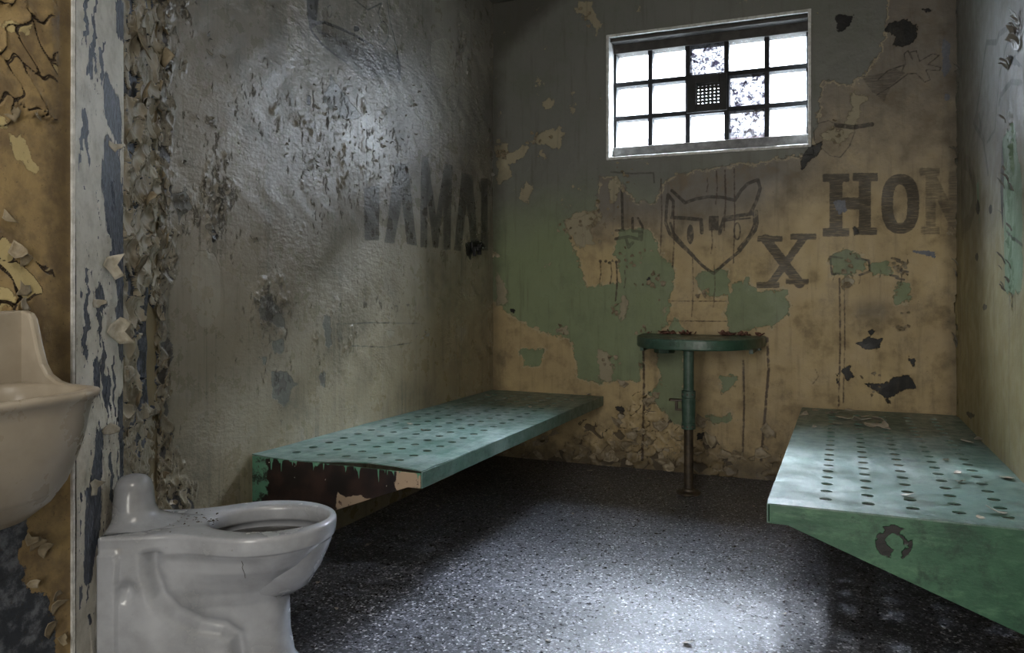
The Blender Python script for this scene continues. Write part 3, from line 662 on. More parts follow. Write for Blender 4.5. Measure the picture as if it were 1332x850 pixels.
def right_fields():
    def coat(g): g.poly((1306, 180), (1320, 160), (1330, 240), (1330, 380), (1308, 380)); g.poly((1270, 240), (1274, 235), (1274, 290)); 
    def marker(g):
        g.line([(1322, 28), (1300, 45), (1296, 55), (1284, 55), (1278, 100), (1272, 140), (1268, 160), (1280, 185)], 3); g.line([(1330, 40), (1312, 55), (1300, 100), (1295, 170), (1284, 185)], 2.2)
        g.line([(1330, 108), (1318, 106), (1302, 124), (1300, 135)], 3); g.line([(1274, 150), (1285, 225)], 2.5); g.line([(1260, 210), (1264, 230)], 2)
        g.line([(1307, 260), (1310, 300), (1330, 320)], 1.5)
    def faded(g):
        g.line([(1253, 205), (1253, 298)], 7); g.line([(1253, 208), (1262, 215), (1268, 240), (1268, 265), (1262, 288), (1253, 296)], 5)
    def bare(g):
        g.ell(1272, 270, 2.5, 9); g.ell(1289, 272, 2, 6); g.poly((1310, 72), (1322, 74), (1330, 86), (1318, 84)); g.poly((1305, 180), (1308, 230), (1306, 300), (1303, 250)); g.ell(1271, 335, 2, 5); g.ell(1282, 400, 3, 5)
        g.poly((1255, 535), (1270, 540), (1262, 546))
    L = dict(coat=coat, marker=marker, faded=faded, bare=bare)
    return {k: (lambda A, Z, fn=fn: F_(A, Z, on_right, fn)) for k, fn in L.items()}
def right_relief(A, Z):
    h, c = peel(A, Z, 0.032, 61, 2.2, 0.25, 0.07, 9.0, 0.30)
    a1, z1 = on_right(1316, 270); m = (np.exp(-((A - a1) / 0.07) ** 2 - ((Z - z1) / 0.42) ** 4) + 0.5 * (vnoise(A, Z, 14, 5) - .5)) > 0.62
    a2 = D - 0.03; m |= (np.exp(-((A - a2) / 0.03) ** 2) * (vnoise(A, Z, 9, 6) > .52)) > 0.5
    return h * m * 0.8, np.where(m, c, 0.5)
ua = np.concatenate([np.linspace(YF, 2.4, 60)[:-1], seg_coords([2.4, D], 0.007)]); uz = seg_coords([0, ZC], 0.007)
wall_right = grid_wall('wall_right', ua, uz, lambda A, Z, o: np.stack([XR - 0.002 - o, A, Z], -1), M['right'], right_fields(), relief=right_relief)

def sink_fields():
    def chalk(g):
        g.poly((-40, 140), (8, 150), (12, 175), (32, 185), (52, 222), (42, 228), (30, 210), (18, 200), (10, 170), (-40, 175)); g.poly((-10, 26), (36, 34), (34, 42), (-10, 40)); g.poly((-10, 375), (10, 378), (20, 398), (-10, 400))
        g.poly((0, 726), (8, 730), (4, 750), (-5, 750))
    def primer(g): g.poly((-60, 655), (30, 662), (33, 690), (25, 715), (30, 760), (60, 775), (70, 800), (78, 870), (-60, 870))
    def darken(g): g.rect(70, -40, 94, 520); g.ell(66, 275, 6, 6)  # darker band along the edge next to the chase, and one spot
    L = dict(chalk=chalk, primer=primer, darken=darken)
    return {k: (lambda A, Z, fn=fn: F_(A, Z, on_sinkwall, fn)) for k, fn in L.items()}
def sink_relief(A, Z):
    h, c = peel(A, Z, 0.066, 31, 1.25, 0.06, 0.035, 4.0, 0.16)
    m = np.clip((Z - 0.98 - 0.06 * np.sin(A * 21)) / 0.05, 0, 1) * np.clip((PY - 0.035 - A) / 0.02, 0, 1) * (np.sin(A * 9 + Z * 5) + np.sin(Z * 8 - A * 4) > -0.9)
    return h * m * 1.6, np.where(m > 0.1, c, 0.5)
ua = np.concatenate([np.linspace(YF, 0.6, 30)[:-1], seg_coords([0.6, PY], 0.0032)]); uz = seg_coords([0, ZC], 0.004)
wall_sink = grid_wall('wall_front_left', ua, uz, lambda A, Z, o: np.stack([PX + o * 0.5, A, Z], -1), M['sinkwall'], sink_fields(), relief=sink_relief)
def chpos(A, Z, o): return np.stack([PX + DU[0] * A + DN[0] * o * 0.5, PY + DU[1] * A + DN[1] * o * 0.5, Z], -1)
def chase_relief(A, Z):
    h, c = peel(A, Z, 0.056, 3, 1.15, 0.14, 0.045, 13.0, 0.09)
    h2, c2 = peel(A, Z, 0.030, 9, 1.0, 0.12, 0.06, 16.0, 0.12)
    sm = Z < 0.62
    h, c = np.where(sm, h2, h), np.where(sm, c2, c)
    # primer laid bare in two larger places
    for a0, z0, ra, rz in ((0.50, 0.83, 0.075, 0.17), (0.50, 2.02, 0.09, 0.20), (0.55, 2.55, .06, .12)):
        k = ((A - a0) / ra) ** 2 + ((Z - z0) / rz) ** 2 + 0.35 * np.sin(A * 90 + Z * 40) * np.sin(Z * 70) < 1
        h = np.where(k, 0, h); c = np.where(k, -0.4, c)
    return h * 1.5 * (A > sw + 0.004), c
sw = on_chase(157, 400)[0]
wall_chase = grid_wall('wall_corner', seg_coords([0, DL], 0.003), seg_coords([0, ZC], 0.0035), chpos, M['chase'], {}, relief=chase_relief)
# steel corner plate with flaking white paint, fixed over the chase corner
def strip_bare(g):
    for p in ([(112, 60), (118, 75), (116, 100), (108, 95)], [(135, 95), (152, 130), (156, 200), (150, 190), (132, 150), (130, 110)], [(132, 170), (150, 195), (156, 260), (156, 330), (148, 320), (135, 300), (128, 235), (131, 200)],
              [(146, 0), (158, 0), (158, 60), (148, 40)], [(118, 380), (126, 370), (135, 395), (128, 410)], [(146, 400), (160, 380), (160, 470), (152, 465)], [(118, 470), (128, 465), (126, 520), (117, 510)],
              [(150, 520), (162, 500), (162, 650), (152, 640)], [(122, 560), (130, 555), (126, 690), (112, 760), (104, 760), (106, 680), (116, 600)], [(135, 240), (158, 300), (158, 450), (140, 300)], [(106, 640), (128, 600), (128, 660), (118, 700)]): g.poly(*p)
def strip_relief(A, Z):
    h, c = peel(A, Z, 0.024, 71, 4.5, 0.0, 0.05, 7.0, 0.30); _, _, _, ri, rj = cells(A, Z, 0.024, 71, 4.5)
    lift = (rj > 0.4) & (vnoise(A, Z, 5, 3) > 0.42); fade = np.clip(A / 0.02, 0, 1)
    return np.where(lift, h, 0) * fade, np.where((ri < 0.22) & (fade > .9) & (vnoise(A, Z, 6, 13) > 0.45), -abs(c), np.where(lift, c, 0.5))
sw = on_chase(157, 400)[0]
chstrip = grid_wall('trim_1', seg_coords([0.0, sw], 0.004), seg_coords([0, ZC - 0.002], 0.006), lambda A, Z, o: chpos(A, Z, o) + np.array([DN[0], DN[1], 0]) * 0.007, M['strip'],
                    {'bare': lambda A, Z: F_(A, Z, on_chase, strip_bare)}, relief=strip_relief)
bm = bmesh.new(); box(bm, -0.004, 0.003, -0.006, 0.001, 0, ZC - 0.003)
cb = bm_obj('trim_2', bm, M['frame']); cb.location = (PX + 0.004, PY, 0.0); tag(cb, kind='structure')
cb.rotation_euler = (0, 0, 0)

def quad_obj(name, pts, mat):
    bm = bmesh.new(); bm.faces.new([bm.verts.new(p) for p in pts]); me = bpy.data.meshes.new(name); bm.to_mesh(me); bm.free()
    o = link(name, me, mat); tag(o, kind='structure'); return o
bm = bmesh.new(); box(bm, XL - 0.3, XR + 0.3, YF - 1.0, D + 0.02, -0.1, 0); fl = bm_obj('floor', bm, M['floor']); tag(fl, kind='structure')
bm = bmesh.new(); box(bm, XL - 0.3, XR + 0.3, YF - 1.0, D + 0.3, ZC, ZC + 0.15); ce = bm_obj('ceiling', bm, M['ceil']); tag(ce, kind='structure')
bm = bmesh.new()     # wall behind the camera with the cell doorway
box(bm, PX - 0.3, -0.85, YF - 0.12, YF, 0, ZC); box(bm, 0.15, XR + 0.3, YF - 0.12, YF, 0, ZC); box(bm, -0.85, 0.15, YF - 0.12, YF, 2.2, ZC)
tag(bm_obj('wall_front', bm, M['plain']), kind='structure')
bm = bmesh.new()     # backing masonry so no sky leaks past the inner faces
for b in ((XL - 0.3, XL - 0.02, QY + 0.05, D + 0.3), (PX - 0.4, PX - 0.02, YF - 1.0, PY - 0.03), (XR + 0.02, XR + 0.3, YF - 1.0, D + 0.3)): box(bm, *b, 0, ZC)
prism(bm, [(PX - 0.02, PY - 0.03), (PX - 0.4, PY - 0.03), (XL - 0.3, QY + 0.05), (XL - 0.02, QY + 0.05)], 0, ZC)
box(bm, PX - 0.3, XR + 0.3, YF - 1.1, YF - 1.0, 0, ZC)
tag(bm_obj('wall_outer', bm, M['plain']), kind='structure')
bm = bmesh.new()
y0, y1 = D + 0.004, D + 0.28
box(bm, XL - 0.3, WX0 - 0.001, y0, y1, 0, ZC); box(bm, WX1 + 0.001, XR + 0.3, y0, y1, 0, ZC); box(bm, WX0 - 0.001, WX1 + 0.001, y0, y1, 0, WZ0); box(bm, WX0 - 0.001, WX1 + 0.001, y0, y1, WZ1, ZC)
tag(bm_obj('wall_back_masonry', bm, M['curb']), kind='structure')

# ------------------------------------------------------------------ window
win = empty('window_1', ((WX0 + WX1) / 2, D, WZ0)); tag(win, kind='structure')
def wpart(name, bm, mat, **k):
    for v in bm.verts: v.co -= Vector(win.location)
    o = bm_obj(name, bm, mat, win, **k); return o
bm = bmesh.new(); t = 0.016
for b in ((WX0 - t, WX0, WZ0 - t, WZ1 + t), (WX1, WX1 + t, WZ0 - t, WZ1 + t), (WX0, WX1, WZ0 - t, WZ0), (WX0, WX1, WZ1, WZ1 + t)): box(bm, b[0], b[1], D - 0.012, D + 0.10, b[2], b[3])
wpart('window_frame', bm, M['frame'], bevel=0.002)
bm = bmesh.new(); box(bm, WX0, WX1, D + 0.085, D + 0.18, 2.357, WZ1); box(bm, WX0, WX1, D + 0.015, D + 0.085, 2.405, WZ1); wpart('header_board', bm, M['board'], bevel=0.002)
bm = bmesh.new(); box(bm, WX0, WX1, D + 0.08, D + 0.18, WZ0, 1.817); wpart('cement_curb', bm, M['curb'], bevel=0.004)
xb = [WX0 + (WX1 - WX0) * i / 5 for i in range(6)]; zb = [1.817, 1.985, 2.18, 2.357]; j = 0.0125
bm = bmesh.new()
for i in range(6): box(bm, max(WX0, xb[i] - j), min(WX1, xb[i] + j), D + 0.098, D + 0.17, zb[0], zb[3])
for z in zb[1:3]: box(bm, WX0, WX1, D + 0.096, D + 0.168, z - j, z + j)
wpart('mortar_grid', bm, M['mortar'])
for i in range(5):
    for r in range(3):
        if i == 2 and r == 1:
            bm = bmesh.new(); x0, x1, z0, z1 = xb[i] - 0.004, xb[i + 1] + 0.004, zb[r] - 0.004, zb[r + 1] + 0.004
            # frame around a pierced plate
            hx0, hx1, hz0, hz1 = x0 + 0.05, x1 - 0.04, z0 + 0.045, z1 - 0.045
            ya, yb = D + 0.085, D + 0.17
            box(bm, x0, hx0, ya, yb, z0, z1); box(bm, hx1, x1, ya, yb, z0, z1); box(bm, hx0, hx1, ya, yb, z0, hz0); box(bm, hx0, hx1, ya, yb, hz1, z1)
            vt = wpart('vent', bm, M['vent'], bevel=0.003)
            bm = bmesh.new(); nn = 6; dx = (hx1 - hx0) / nn; dzz = (hz1 - hz0) / nn
            for a in range(nn + 1): box(bm, hx0 + a * dx - 0.0076, hx0 + a * dx + 0.0076, D + 0.12, D + 0.123, hz0, hz1)
            for a in range(nn + 1): box(bm, hx0, hx1, D + 0.1195, D + 0.1225, hz0 + a * dzz - 0.0076, hz0 + a * dzz + 0.0076)
            for v in bm.verts: v.co -= Vector(win.location)
            bm_obj('pierced_plate', bm, M['vent'], vt)
            continue
        fol = (i, r) in ((2, 2), (3, 1), (3, 0))
        bm = bmesh.new(); e = 0.0115
        box(bm, xb[i] + e, xb[i + 1] - e, D + 0.102, D + 0.165, zb[r] + (e if r else -0.004), zb[r + 1] - (e if r < 2 else -0.004))
        o = wpart('glass_block', bm, M['glassp' if fol else 'glass'], bevel=0.006)
        if fol: o['label'] = 'glass block with dark foliage pattern'

# outside: low brick-banded building across the yard
bld = empty('far_building', (-2.5, 24, 0)); tag(bld, 'low pale building with red brick bands seen through the lower glass blocks', 'building')
r = ray(870, 178); zt = H + 24 * r[2] / r[1]
bm = bmesh.new(); box(bm, -9, 7.5, 0, 5, 0, zt); bm_obj('wall', bm, M['render'], bld)
for k, (dz0, dz1) in enumerate(((0.18, 0.36), (0.50, 0.68))):
    bm = bmesh.new()
    for x in np.arange(-6, 3.5, 0.42): box(bm, x, x + 0.38, -0.05, 0.02, zt - dz1, zt - dz0)
    bm_obj('brick_band', bm, M['brick'], bld)
bm = bmesh.new(); box(bm, -40, 40, -19.5, 30, -0.6, -0.5); g = bm_obj('ground', bm, M['curb']); g.location = (0, 24, 0); tag(g, kind='structure')

# ================================================================== paint curls and flakes (real geometry)
def flake_geo(bm, origin, ua_, ub_, n_, size, aspect, lift, curl, rnd, ang, cup=0.0):
    """irregular chip: hinged at one side on the wall, the far side lifting and rolling"""
    ca, sa = math.cos(ang), math.sin(ang); K = 8; ph = rnd.random() * 6
    rad = [1 + 0.25 * math.sin(3 * t * 2 * math.pi / K + ph) + rnd.uniform(-0.32, 0.32) for t in range(K)]
    rings = []; c = None
    def pt(x, y):
        s_ = (y + 1) / 2
        th = curl * s_; L = size * aspect
        if abs(curl) > 0.05: yy = math.sin(th) / curl * 2 * L; hh = (1 - math.cos(th)) / curl * 2 * L
        else: yy = s_ * 2 * L; hh = 0
        hh += lift * s_ + cup * (x * x) * size
        X = x * size; Y = yy - L * 0.6
        a = X * ca - Y * sa; b = X * sa + Y * ca
        return origin + ua_ * a + ub_ * b + n_ * (0.0012 + hh)
    c = bm.verts.new(pt(0, 0))
    for f_ in (0.35, 0.7, 1.0):
        rings.append([bm.verts.new(pt(rad[k] * f_ * math.cos(2 * math.pi * k / K), rad[k] * f_ * math.sin(2 * math.pi * k / K))) for k in range(K)])
    for k in range(K): bm.faces.new((c, rings[0][k], rings[0][(k + 1) % K]))
    for A_, B_ in zip(rings, rings[1:]):
        for k in range(K): bm.faces.new((A_[k], B_[k], B_[(k + 1) % K], A_[(k + 1) % K]))
def flakes(name, parent, spec, mat, thick=0.0009, kind='stuff'):
    bm = bmesh.new(); rnd = random.Random(hash(name) % 1000 if False else len(spec))
    for (o_, ua_, ub_, n_, s, asp, li, cu, an, cp) in spec: flake_geo(bm, o_, ua_, ub_, n_, s, asp, li, cu, rnd, an, cp)
    ob = bm_obj(name, bm, mat, parent, smooth=True, solid=thick)
    if kind: ob['kind'] = kind
    return ob
U3 = Vector((DU[0], DU[1], 0)); N3 = Vector((DN[0], DN[1], 0)); ZZ = Vector((0, 0, 1))
def P_ch(px, py): a, z = on_chase(px, py); return Vector((PX + DU[0] * a, PY + DU[1] * a, z))
def P_l(px, py): a, z = on_left(px, py); return Vector((XL + 0.003, a, z))
def P_b(px, py): a, z = on_back(px, py); return Vector((a, D - 0.004, z))
def P_s(px, py): a, z = on_sinkwall(px, py); return Vector((PX + 0.002, a, z))
def P_r(px, py): a, z = on_right(px, py); return Vector((XR - 0.004, a, z))
R = random.Random(5)
# chase face, dense cupped scales
spec = []
yy = -10
while yy < 800:
    for xx in np.arange(161, 205, 8.0):
        if R.random() < 0.9: continue
        if 178 < xx < 205 and (470 < yy < 560 or 20 < yy < 105) : 
            if R.random() < 0.8: continue
        spec.append((P_ch(xx + R.uniform(-4, 4), yy + R.uniform(-5, 5)), U3, ZZ, N3, R.uniform(0.010, 0.022), R.uniform(0.7, 1.25), R.uniform(0, .003), R.uniform(0.2, 1.4), R.choice([0, math.pi, -math.pi / 2, math.pi / 2]) + R.uniform(-.7, .7), R.uniform(0.0, 0.35)))
    yy += 12
spec = spec[::3]
flakes('peeling_paint', wall_chase, spec, M['flake'])
# edge of the peel on the left wall
spec = []
for yy in np.arange(-10, 660, 9):
    edge = 210 + 8 * math.sin(yy / 37) + 7 * math.sin(yy / 13 + 1)
    for k in range(1):
        xx = edge - R.uniform(-2, 12) - (6 if k else 0)
        if xx < 203: xx = 203 + R.uniform(0, 3)
        spec.append((P_l(xx, yy + R.uniform(-4, 4)), Vector((0, 1, 0)), ZZ, Vector((1, 0, 0)), R.uniform(0.009, 0.020), R.uniform(0.7, 1.2), 0.001, R.uniform(0.5, 1.7), math.pi / 2 + R.uniform(-.8, .8), R.uniform(0, .3)))
for yy in np.arange(575, 662, 6):
    for xx in np.arange(205, 226, 5): 
        if R.random() < .12: spec.append((P_l(xx, yy), Vector((0, 1, 0)), ZZ, Vector((1, 0, 0)), R.uniform(0.007, 0.013), 1, 0.001, R.uniform(0.6, 1.8), R.uniform(0, 6.2), .2))
flakes('peeling_paint', wall_left, spec, M['flake'])
# crumples on the left wall
spec = []
for px, py, sx_, sy_, n_ in ((430, 170, 60, 50, 60), (500, 180, 30, 50, 40), (285, 250, 10, 40, 28), (235, 270, 10, 25, 18), (350, 405, 16, 25, 16), (262, 160, 14, 10, 10), (238, 212, 5, 5, 6), (330, 312, 4, 4, 6), (605, 60, 10, 40, 30),
                              (440, 120, 20, 18, 16), (345, 425, 8, 8, 5), (508, 400, 20, 6, 12), (540, 140, 8, 40, 14), (620, 322, 8, 5, 8), (275, 60, 14, 30, 12), (400, 215, 30, 14, 16), (270, 300, 8, 14, 10), (545, 440, 20, 8, 6), (640, 200, 4, 90, 26)):
    for k in range(n_):
        x_ = min(639, px + R.gauss(0, sx_ * .5)); y_ = py + R.gauss(0, sy_ * .5)
        if R.random() < .55: continue
        spec.append((P_l(x_, y_), Vector((0, 1, 0)), ZZ, Vector((1, 0, 0)), R.uniform(0.003, 0.009), R.uniform(0.6, 2.0), R.uniform(0, .003), R.uniform(0.8, 2.4), R.uniform(0, 6.28), R.uniform(0, .5)))
flakes('crumpled_paint', wall_left, spec, M['gflake'])
# big named curls
def curl(parent, P, ua_, n_, size, asp, lift, cu, an, mat, cup=0.1):
    bm = bmesh.new(); flake_geo(bm, P, ua_, ZZ, n_, size, asp, lift, cu, random.Random(int(size * 1e5 + an * 100)), an, cup)
    return bm_obj('paint_curl', bm, mat, parent, smooth=True, solid=0.0012)
for px, py, s, asp, cu, an in ((134, 345, .030, .9, 1.5, -1.5), (140, 432, .028, 1.3, 1.3, -1.6), (158, 487, .022, .9, .5, -1.57), (131, 560, .013, 2.2, 1.0, -1.57), (114, 635, .018, 1.2, .6, -1.4), (139, 190, .012, 1.9, 1.0, -1.6), (123, 735, .013, 1.9, .9, 1.6), (118, 395, .011, 2.0, .9, -1.6)):
    curl(chstrip, P_ch(px, py) + N3 * 0.0075, U3, N3, s, asp, .002, cu, an, M['wflake'])
for px, py, s, asp, cu, an in ((203, 75, .034, 1.0, 1.7, 1.4), (180, 125, .034, 1.1, 1.0, 1.2), (172, 350, .034, 1.2, .9, .1),
                               (185, 260, .024, 1.2, 1.3, 1.2), (200, 110, .018, 1.0, 1.6, 1.3), (175, 40, .040, 1.2, .5, 3.0), (172, 520, .022, 1.6, .8, 1.2)):
    curl(wall_chase, P_ch(px, py) + N3 * 0.004, U3, N3, s, asp, .004, cu, an, M['flake'], 0.25)
# sink wall plates
spec = []
for k in range(2):
    px, py = R.uniform(2, 70), R.choice([R.uniform(0, 190), R.uniform(290, 400)]);
    spec.append((P_s(px, py), Vector((0, 1, 0)), ZZ, Vector((1, 0, 0)), R.uniform(0.010, 0.022), R.uniform(.8, 1.5), 0.0, R.uniform(0.1, 0.6), R.uniform(0, 6.28), R.uniform(0, .1)))
for px, py in ((48, 150), (16, 325), (28, 340), (5, 280), (38, 760), (42, 708), (52, 716), (70, 790), (62, 820), (34, 700), (30, 395), (72, 775), (78, 830)):
    spec.append((P_s(px, py), Vector((0, 1, 0)), ZZ, Vector((1, 0, 0)), R.uniform(0.010, 0.018), 1.2, .002, R.uniform(.7, 1.4), R.uniform(0, 6.28), .2))
flakes('cracked_paint', wall_sink, spec, M['flake'])
# back wall flakes along the foot and patch edges
spec = []; ux = Vector((1, 0, 0)); nb_ = Vector((0, -1, 0))
for k in range(60):
    px = R.uniform(650, 1235); fy = 593 + (px - 650) * 0.0926
    py = fy - 4 - abs(R.gauss(0, 26)) * (1.6 if 800 < px < 1000 else 1)
    if px > 1030 and py > 525: continue
    spec.append((P_b(px, py), ux, ZZ, nb_, R.uniform(0.010, 0.026), R.uniform(.5, 1.1), .001, R.uniform(.2, 1.1), R.choice([0, math.pi]) + R.uniform(-.8, .8), R.uniform(0, .2)))
for px, py in ((810, 545), (818, 575), (830, 560), (850, 520), (845, 575), (905, 590), (950, 590), (860, 590), (800, 590), (925, 570), (705, 570), (720, 560), (810, 500), (855, 555), (958, 597), (700, 590), (870, 600), (915, 550), (1000, 560), (985, 590)):
    for k in range(2): spec.append((P_b(px + R.uniform(-6, 6), py + R.uniform(-6, 6)), ux, ZZ, nb_, R.uniform(0.020, 0.04), R.uniform(.5, .9), .002, R.uniform(.5, 1.5), R.choice([0, math.pi, 2.5]) + R.uniform(-.5, .5), .15))
for px, py, sp_, n_ in ((775, 285, 22, 26), (745, 300, 12, 12), (815, 235, 20, 12), (700, 180, 14, 10), (815, 340, 14, 14), (845, 365, 14, 10), (795, 470, 10, 8), (1105, 345, 14, 8), (1170, 345, 14, 12), (915, 380, 8, 8), (1085, 180, 16, 10), (655, 200, 6, 12), (1100, 370, 6, 6), (645, 330, 4, 8), (728, 430, 6, 4), (835, 430, 6, 6), (1138, 500, 16, 8), (1180, 420, 14, 6), (1238, 300, 4, 14), (800, 400, 6, 8), (765, 20, 10, 6)):
    for k in range(n_): spec.append((P_b(px + R.gauss(0, sp_ * .6), py + R.gauss(0, sp_ * .6)), ux, ZZ, nb_, R.uniform(0.005, 0.014), R.uniform(.6, 1.4), 0, R.uniform(.4, 1.6), R.uniform(0, 6.28), .2))
spec = [s for s in spec if not (WX0 - .03 < s[0].x < WX1 + .03 and WZ0 - .03 < s[0].z < WZ1 + .03) and s[0].z > 0.02]
flakes('peeling_paint', wall_back, spec, M['flake'])
# peeled slivers on the right wall
spec = []
for k in range(14):
    px, py = R.gauss(1312, 6), R.uniform(150, 380); px = min(px, 1340)
    spec.append((P_r(px, py), Vector((0, 1, 0)), ZZ, Vector((-1, 0, 0)), R.uniform(0.006, 0.014), R.uniform(1, 2.2), .001, R.uniform(.5, 1.4), R.uniform(-.4, .4), .2))
for px, py in ((1316, 78), (1324, 40), (1328, 30), (1328, 55), (1250, 90), (1248, 200), (1247, 350), (1246, 450)):
    for k in range(3): spec.append((P_r(px + R.uniform(-2, 2), py + R.uniform(-8, 8)), Vector((0, 1, 0)), ZZ, Vector((-1, 0, 0)), R.uniform(0.008, 0.018), R.uniform(1, 2.2), .001, R.uniform(.5, 1.6), R.uniform(-.8, .8), .2))
flakes('peeling_paint', wall_right, spec, M['gflake'])

# ================================================================== bunks
def bunk(name, label, x0, sx_, y0, ztop0, ztop1, width, left):
    """x0 free edge, sx_ direction to the wall; plate falls from ztop0 at y0 to ztop1 at the back wall"""
    root = empty(name, (x0, y0, 0)); tag(root, label, 'bunk', 'perforated steel bunks')
    Lh = D - 0.012 - y0; sl = (ztop1 - ztop0) / Lh
    def zt_(v): return ztop0 + sl * v
    def X(w_): return sx_ * w_
    # pierced top plate
    bm = bmesh.new(); c0 = 0.147; p = 0.108; pv = 0.098; NC = 5; NR = int((Lh - 0.12) / pv); v0 = 0.105; hr = 0.0165
    we = [0.0, c0 - p / 2] + [c0 + p * (i + 0.5) for i in range(NC)] + [width]
    ve = [0.0, v0 - pv / 2] + [v0 + pv * (i + 0.5) for i in range(NR)] + [Lh]
    cache = {}
    def V(w_, v):
        k = (round(w_, 5), round(v, 5))
        if k not in cache:
            warp = (0.009 if left else 0.005) * math.exp(-v / 0.10) * (0.4 + math.sin(w_ * 9 + (0 if left else 2))) + 0.0012 * math.sin(v * 5 + w_ * 7)
            if v < 0.001 and not left: warp = 0.0
            cache[k] = bm.verts.new((X(w_), v, zt_(v) + warp))
        return cache[k]
    for i in range(len(we) - 1):
        for j_ in range(len(ve) - 1):
            a, b, c, d = we[i], we[i + 1], ve[j_], ve[j_ + 1]
            if 1 <= i <= NC and 1 <= j_ <= NR:
                cx_, cy_ = (a + b) / 2, (c + d) / 2; n_ = 24
                hole = [V(cx_ + hr * math.cos(2 * math.pi * k / n_), cy_ + hr * math.sin(2 * math.pi * k / n_)) for k in range(n_)]
                outer = []
                for k in range(n_):
                    t_ = 2 * math.pi * k / n_; ct, st = math.cos(t_), math.sin(t_)
                    s_ = max(abs(ct), abs(st)); outer.append((cx_ + (b - a) / 2 * ct / s_, cy_ + (d - c) / 2 * st / s_))
                ov = [V(*q) for q in outer]
                for k in range(n_): 
                    f_ = (hole[k], ov[k], ov[(k + 1) % n_], hole[(k + 1) % n_])
                    bm.faces.new(f_)
            else:
                # side strips share the tile subdivision
                bm.faces.new((V(a, c), V(b, c), V(b, d), V(a, d)))
    o = bm_obj('top_plate', bm, M['bench'], root, solid=0.004)
    # free-edge rail
    bm = bmesh.new(); th = 0.005
    def pr(bmx, quad, tvec):
        A_ = [bmx.verts.new(q) for q in quad]; B_ = [bmx.verts.new(Vector(q) + Vector(tvec)) for q in quad]; n_ = len(quad)
        bmx.faces.new(A_); bmx.faces.new(B_[::-1])
        for k in range(n_): bmx.faces.new((A_[k], A_[(k + 1) % n_], B_[(k + 1) % n_], B_[k]))
    pr(bm, [(X(-0.001), 0, zt_(0) - .001), (X(-0.001), Lh, zt_(Lh) - .001), (X(-0.001), Lh, zt_(Lh) - 0.054), (X(-0.001), 0, zt_(0) - 0.054)], (X(th), 0, 0))
    pr(bm, [(X(0), 0, zt_(0) - .054), (X(0.0), Lh, zt_(Lh) - .054), (X(0.035), Lh, zt_(Lh) - 0.054), (X(0.035), 0, zt_(0) - 0.054)], (0, 0, 0.004))
    bm_obj('edge_rail', bm, M['rail'], root, bevel=0.0015)
    # tapering end panels
    for v, th_ in ((0.0, 0.006), (Lh - 0.008, 0.006)):
        bm = bmesh.new(); zt0 = zt_(v) - (0.006 if left and v == 0 else 0.003); zl = zt_(v) - 0.055
        pr(bm, [(X(0.006), v, zt0), (X(width), v, zt0), (X(width), v, zl - 0.375 * (width - 0.053)), (X(0.053), v, zl), (X(0.006), v, zl)], (0, th_, 0))
        for vv in bm.verts: vv.co.x += 0
        o = bm_obj('end_panel', bm, M['endp' if left else 'rpanel'], root, bevel=0.0015)
        if left: o['label'] = 'dark end panel with green paint runs'
        o.location = (0, 0, 0)
    bm = bmesh.new(); pr(bm, [(X(width - .004), 0.01, zt_(0) - .005), (X(width - .004), Lh - .012, zt_(Lh) - .005), (X(width - .004), Lh - .012, zt_(Lh) - .06), (X(width - .004), 0.01, zt_(0) - .06)], (X(0.004), 0, 0))
    bm_obj('wall_angle', bm, M['dgreen'], root)
    # stiffeners below
    for v in (Lh * 0.33, Lh * 0.66):
        bm = bmesh.new(); box(bm, min(X(0.02), X(width - 0.006)), max(X(0.02), X(width - 0.006)), v - 0.003, v + 0.003, zt_(v) - 0.045, zt_(v) - 0.0065); bm_obj('stiffener', bm, M['dgreen'], root)
    return root, zt_
bunkL, zL = bunk('steel_bunk', 'green perforated bunk on the left wall, its dark end panel streaked with paint runs', -1.246, -1, 2.21, 0.4135, 0.396, 0.69, True)
bunkR, zR = bunk('steel_bunk', 'green perforated bunk on the right wall with a tapered green end panel', -0.188, 1, 2.235, 0.4195, 0.395, 0.697, False)
# the panel materials read object coordinates; keep them in world metres
def shift_coords(mat, off):
    t = mat.node_tree; tc = [n for n in t.nodes if n.type == 'TEX_COORD'][0]
    mp = t.nodes.new('ShaderNodeMapping'); mp.inputs['Location'].default_value = off
    ls = [l for l in t.links if l.from_node == tc]; tg = [l.to_socket for l in ls]
    for l in ls: t.links.remove(l)
    t.links.new(tc.outputs['Object'], mp.inputs[0])
    for s_ in tg: t.links.new(mp.outputs[0], s_)
shift_coords(M['endp'], (-1.246, 2.21, 0)); shift_coords(M['rpanel'], (-0.188, 2.235, 0))

# ================================================================== wall table on a post
TX, TY = -0.69, 3.86
tb = empty('wall_table', (TX, TY, 0)); tag(tb, 'small dark green half-oval table on a post against the back wall', 'table')
bm = bmesh.new(); pts = []
for k in range(65):
    t_ = math.pi * k / 64; ct, st = math.cos(t_), math.sin(t_)
    x = 0.325 * (abs(ct) ** 0.75) * (1 if ct > 0 else -1); y = -0.50 * (abs(st) ** 0.8)
    pts.append((x, D - TY - 0.004 + y))
prism(bm, pts[::-1], 0.705, 0.757); bm_obj('tabletop', bm, M['dgreen'], tb, bevel=0.006)
bm = bmesh.new(); lathe(bm, [(0.0255, 0.50), (0.0255, 0.70), (0.05, 0.703), (0.05, 0.708)], 0, 0); bm_obj('upper_post', bm, M['post'], tb, smooth=False, bevel=0.001)
bm = bmesh.new(); lathe(bm, [(0.029, 0.318), (0.034, 0.320), (0.034, 0.348), (0.031, 0.352), (0.033, 0.40), (0.034, 0.462), (0.031, 0.47), (0.034, 0.474), (0.034, 0.505), (0.027, 0.508)], 0, 0)
col = bm_obj('collar', bm, M['post'], tb, bevel=0.001)
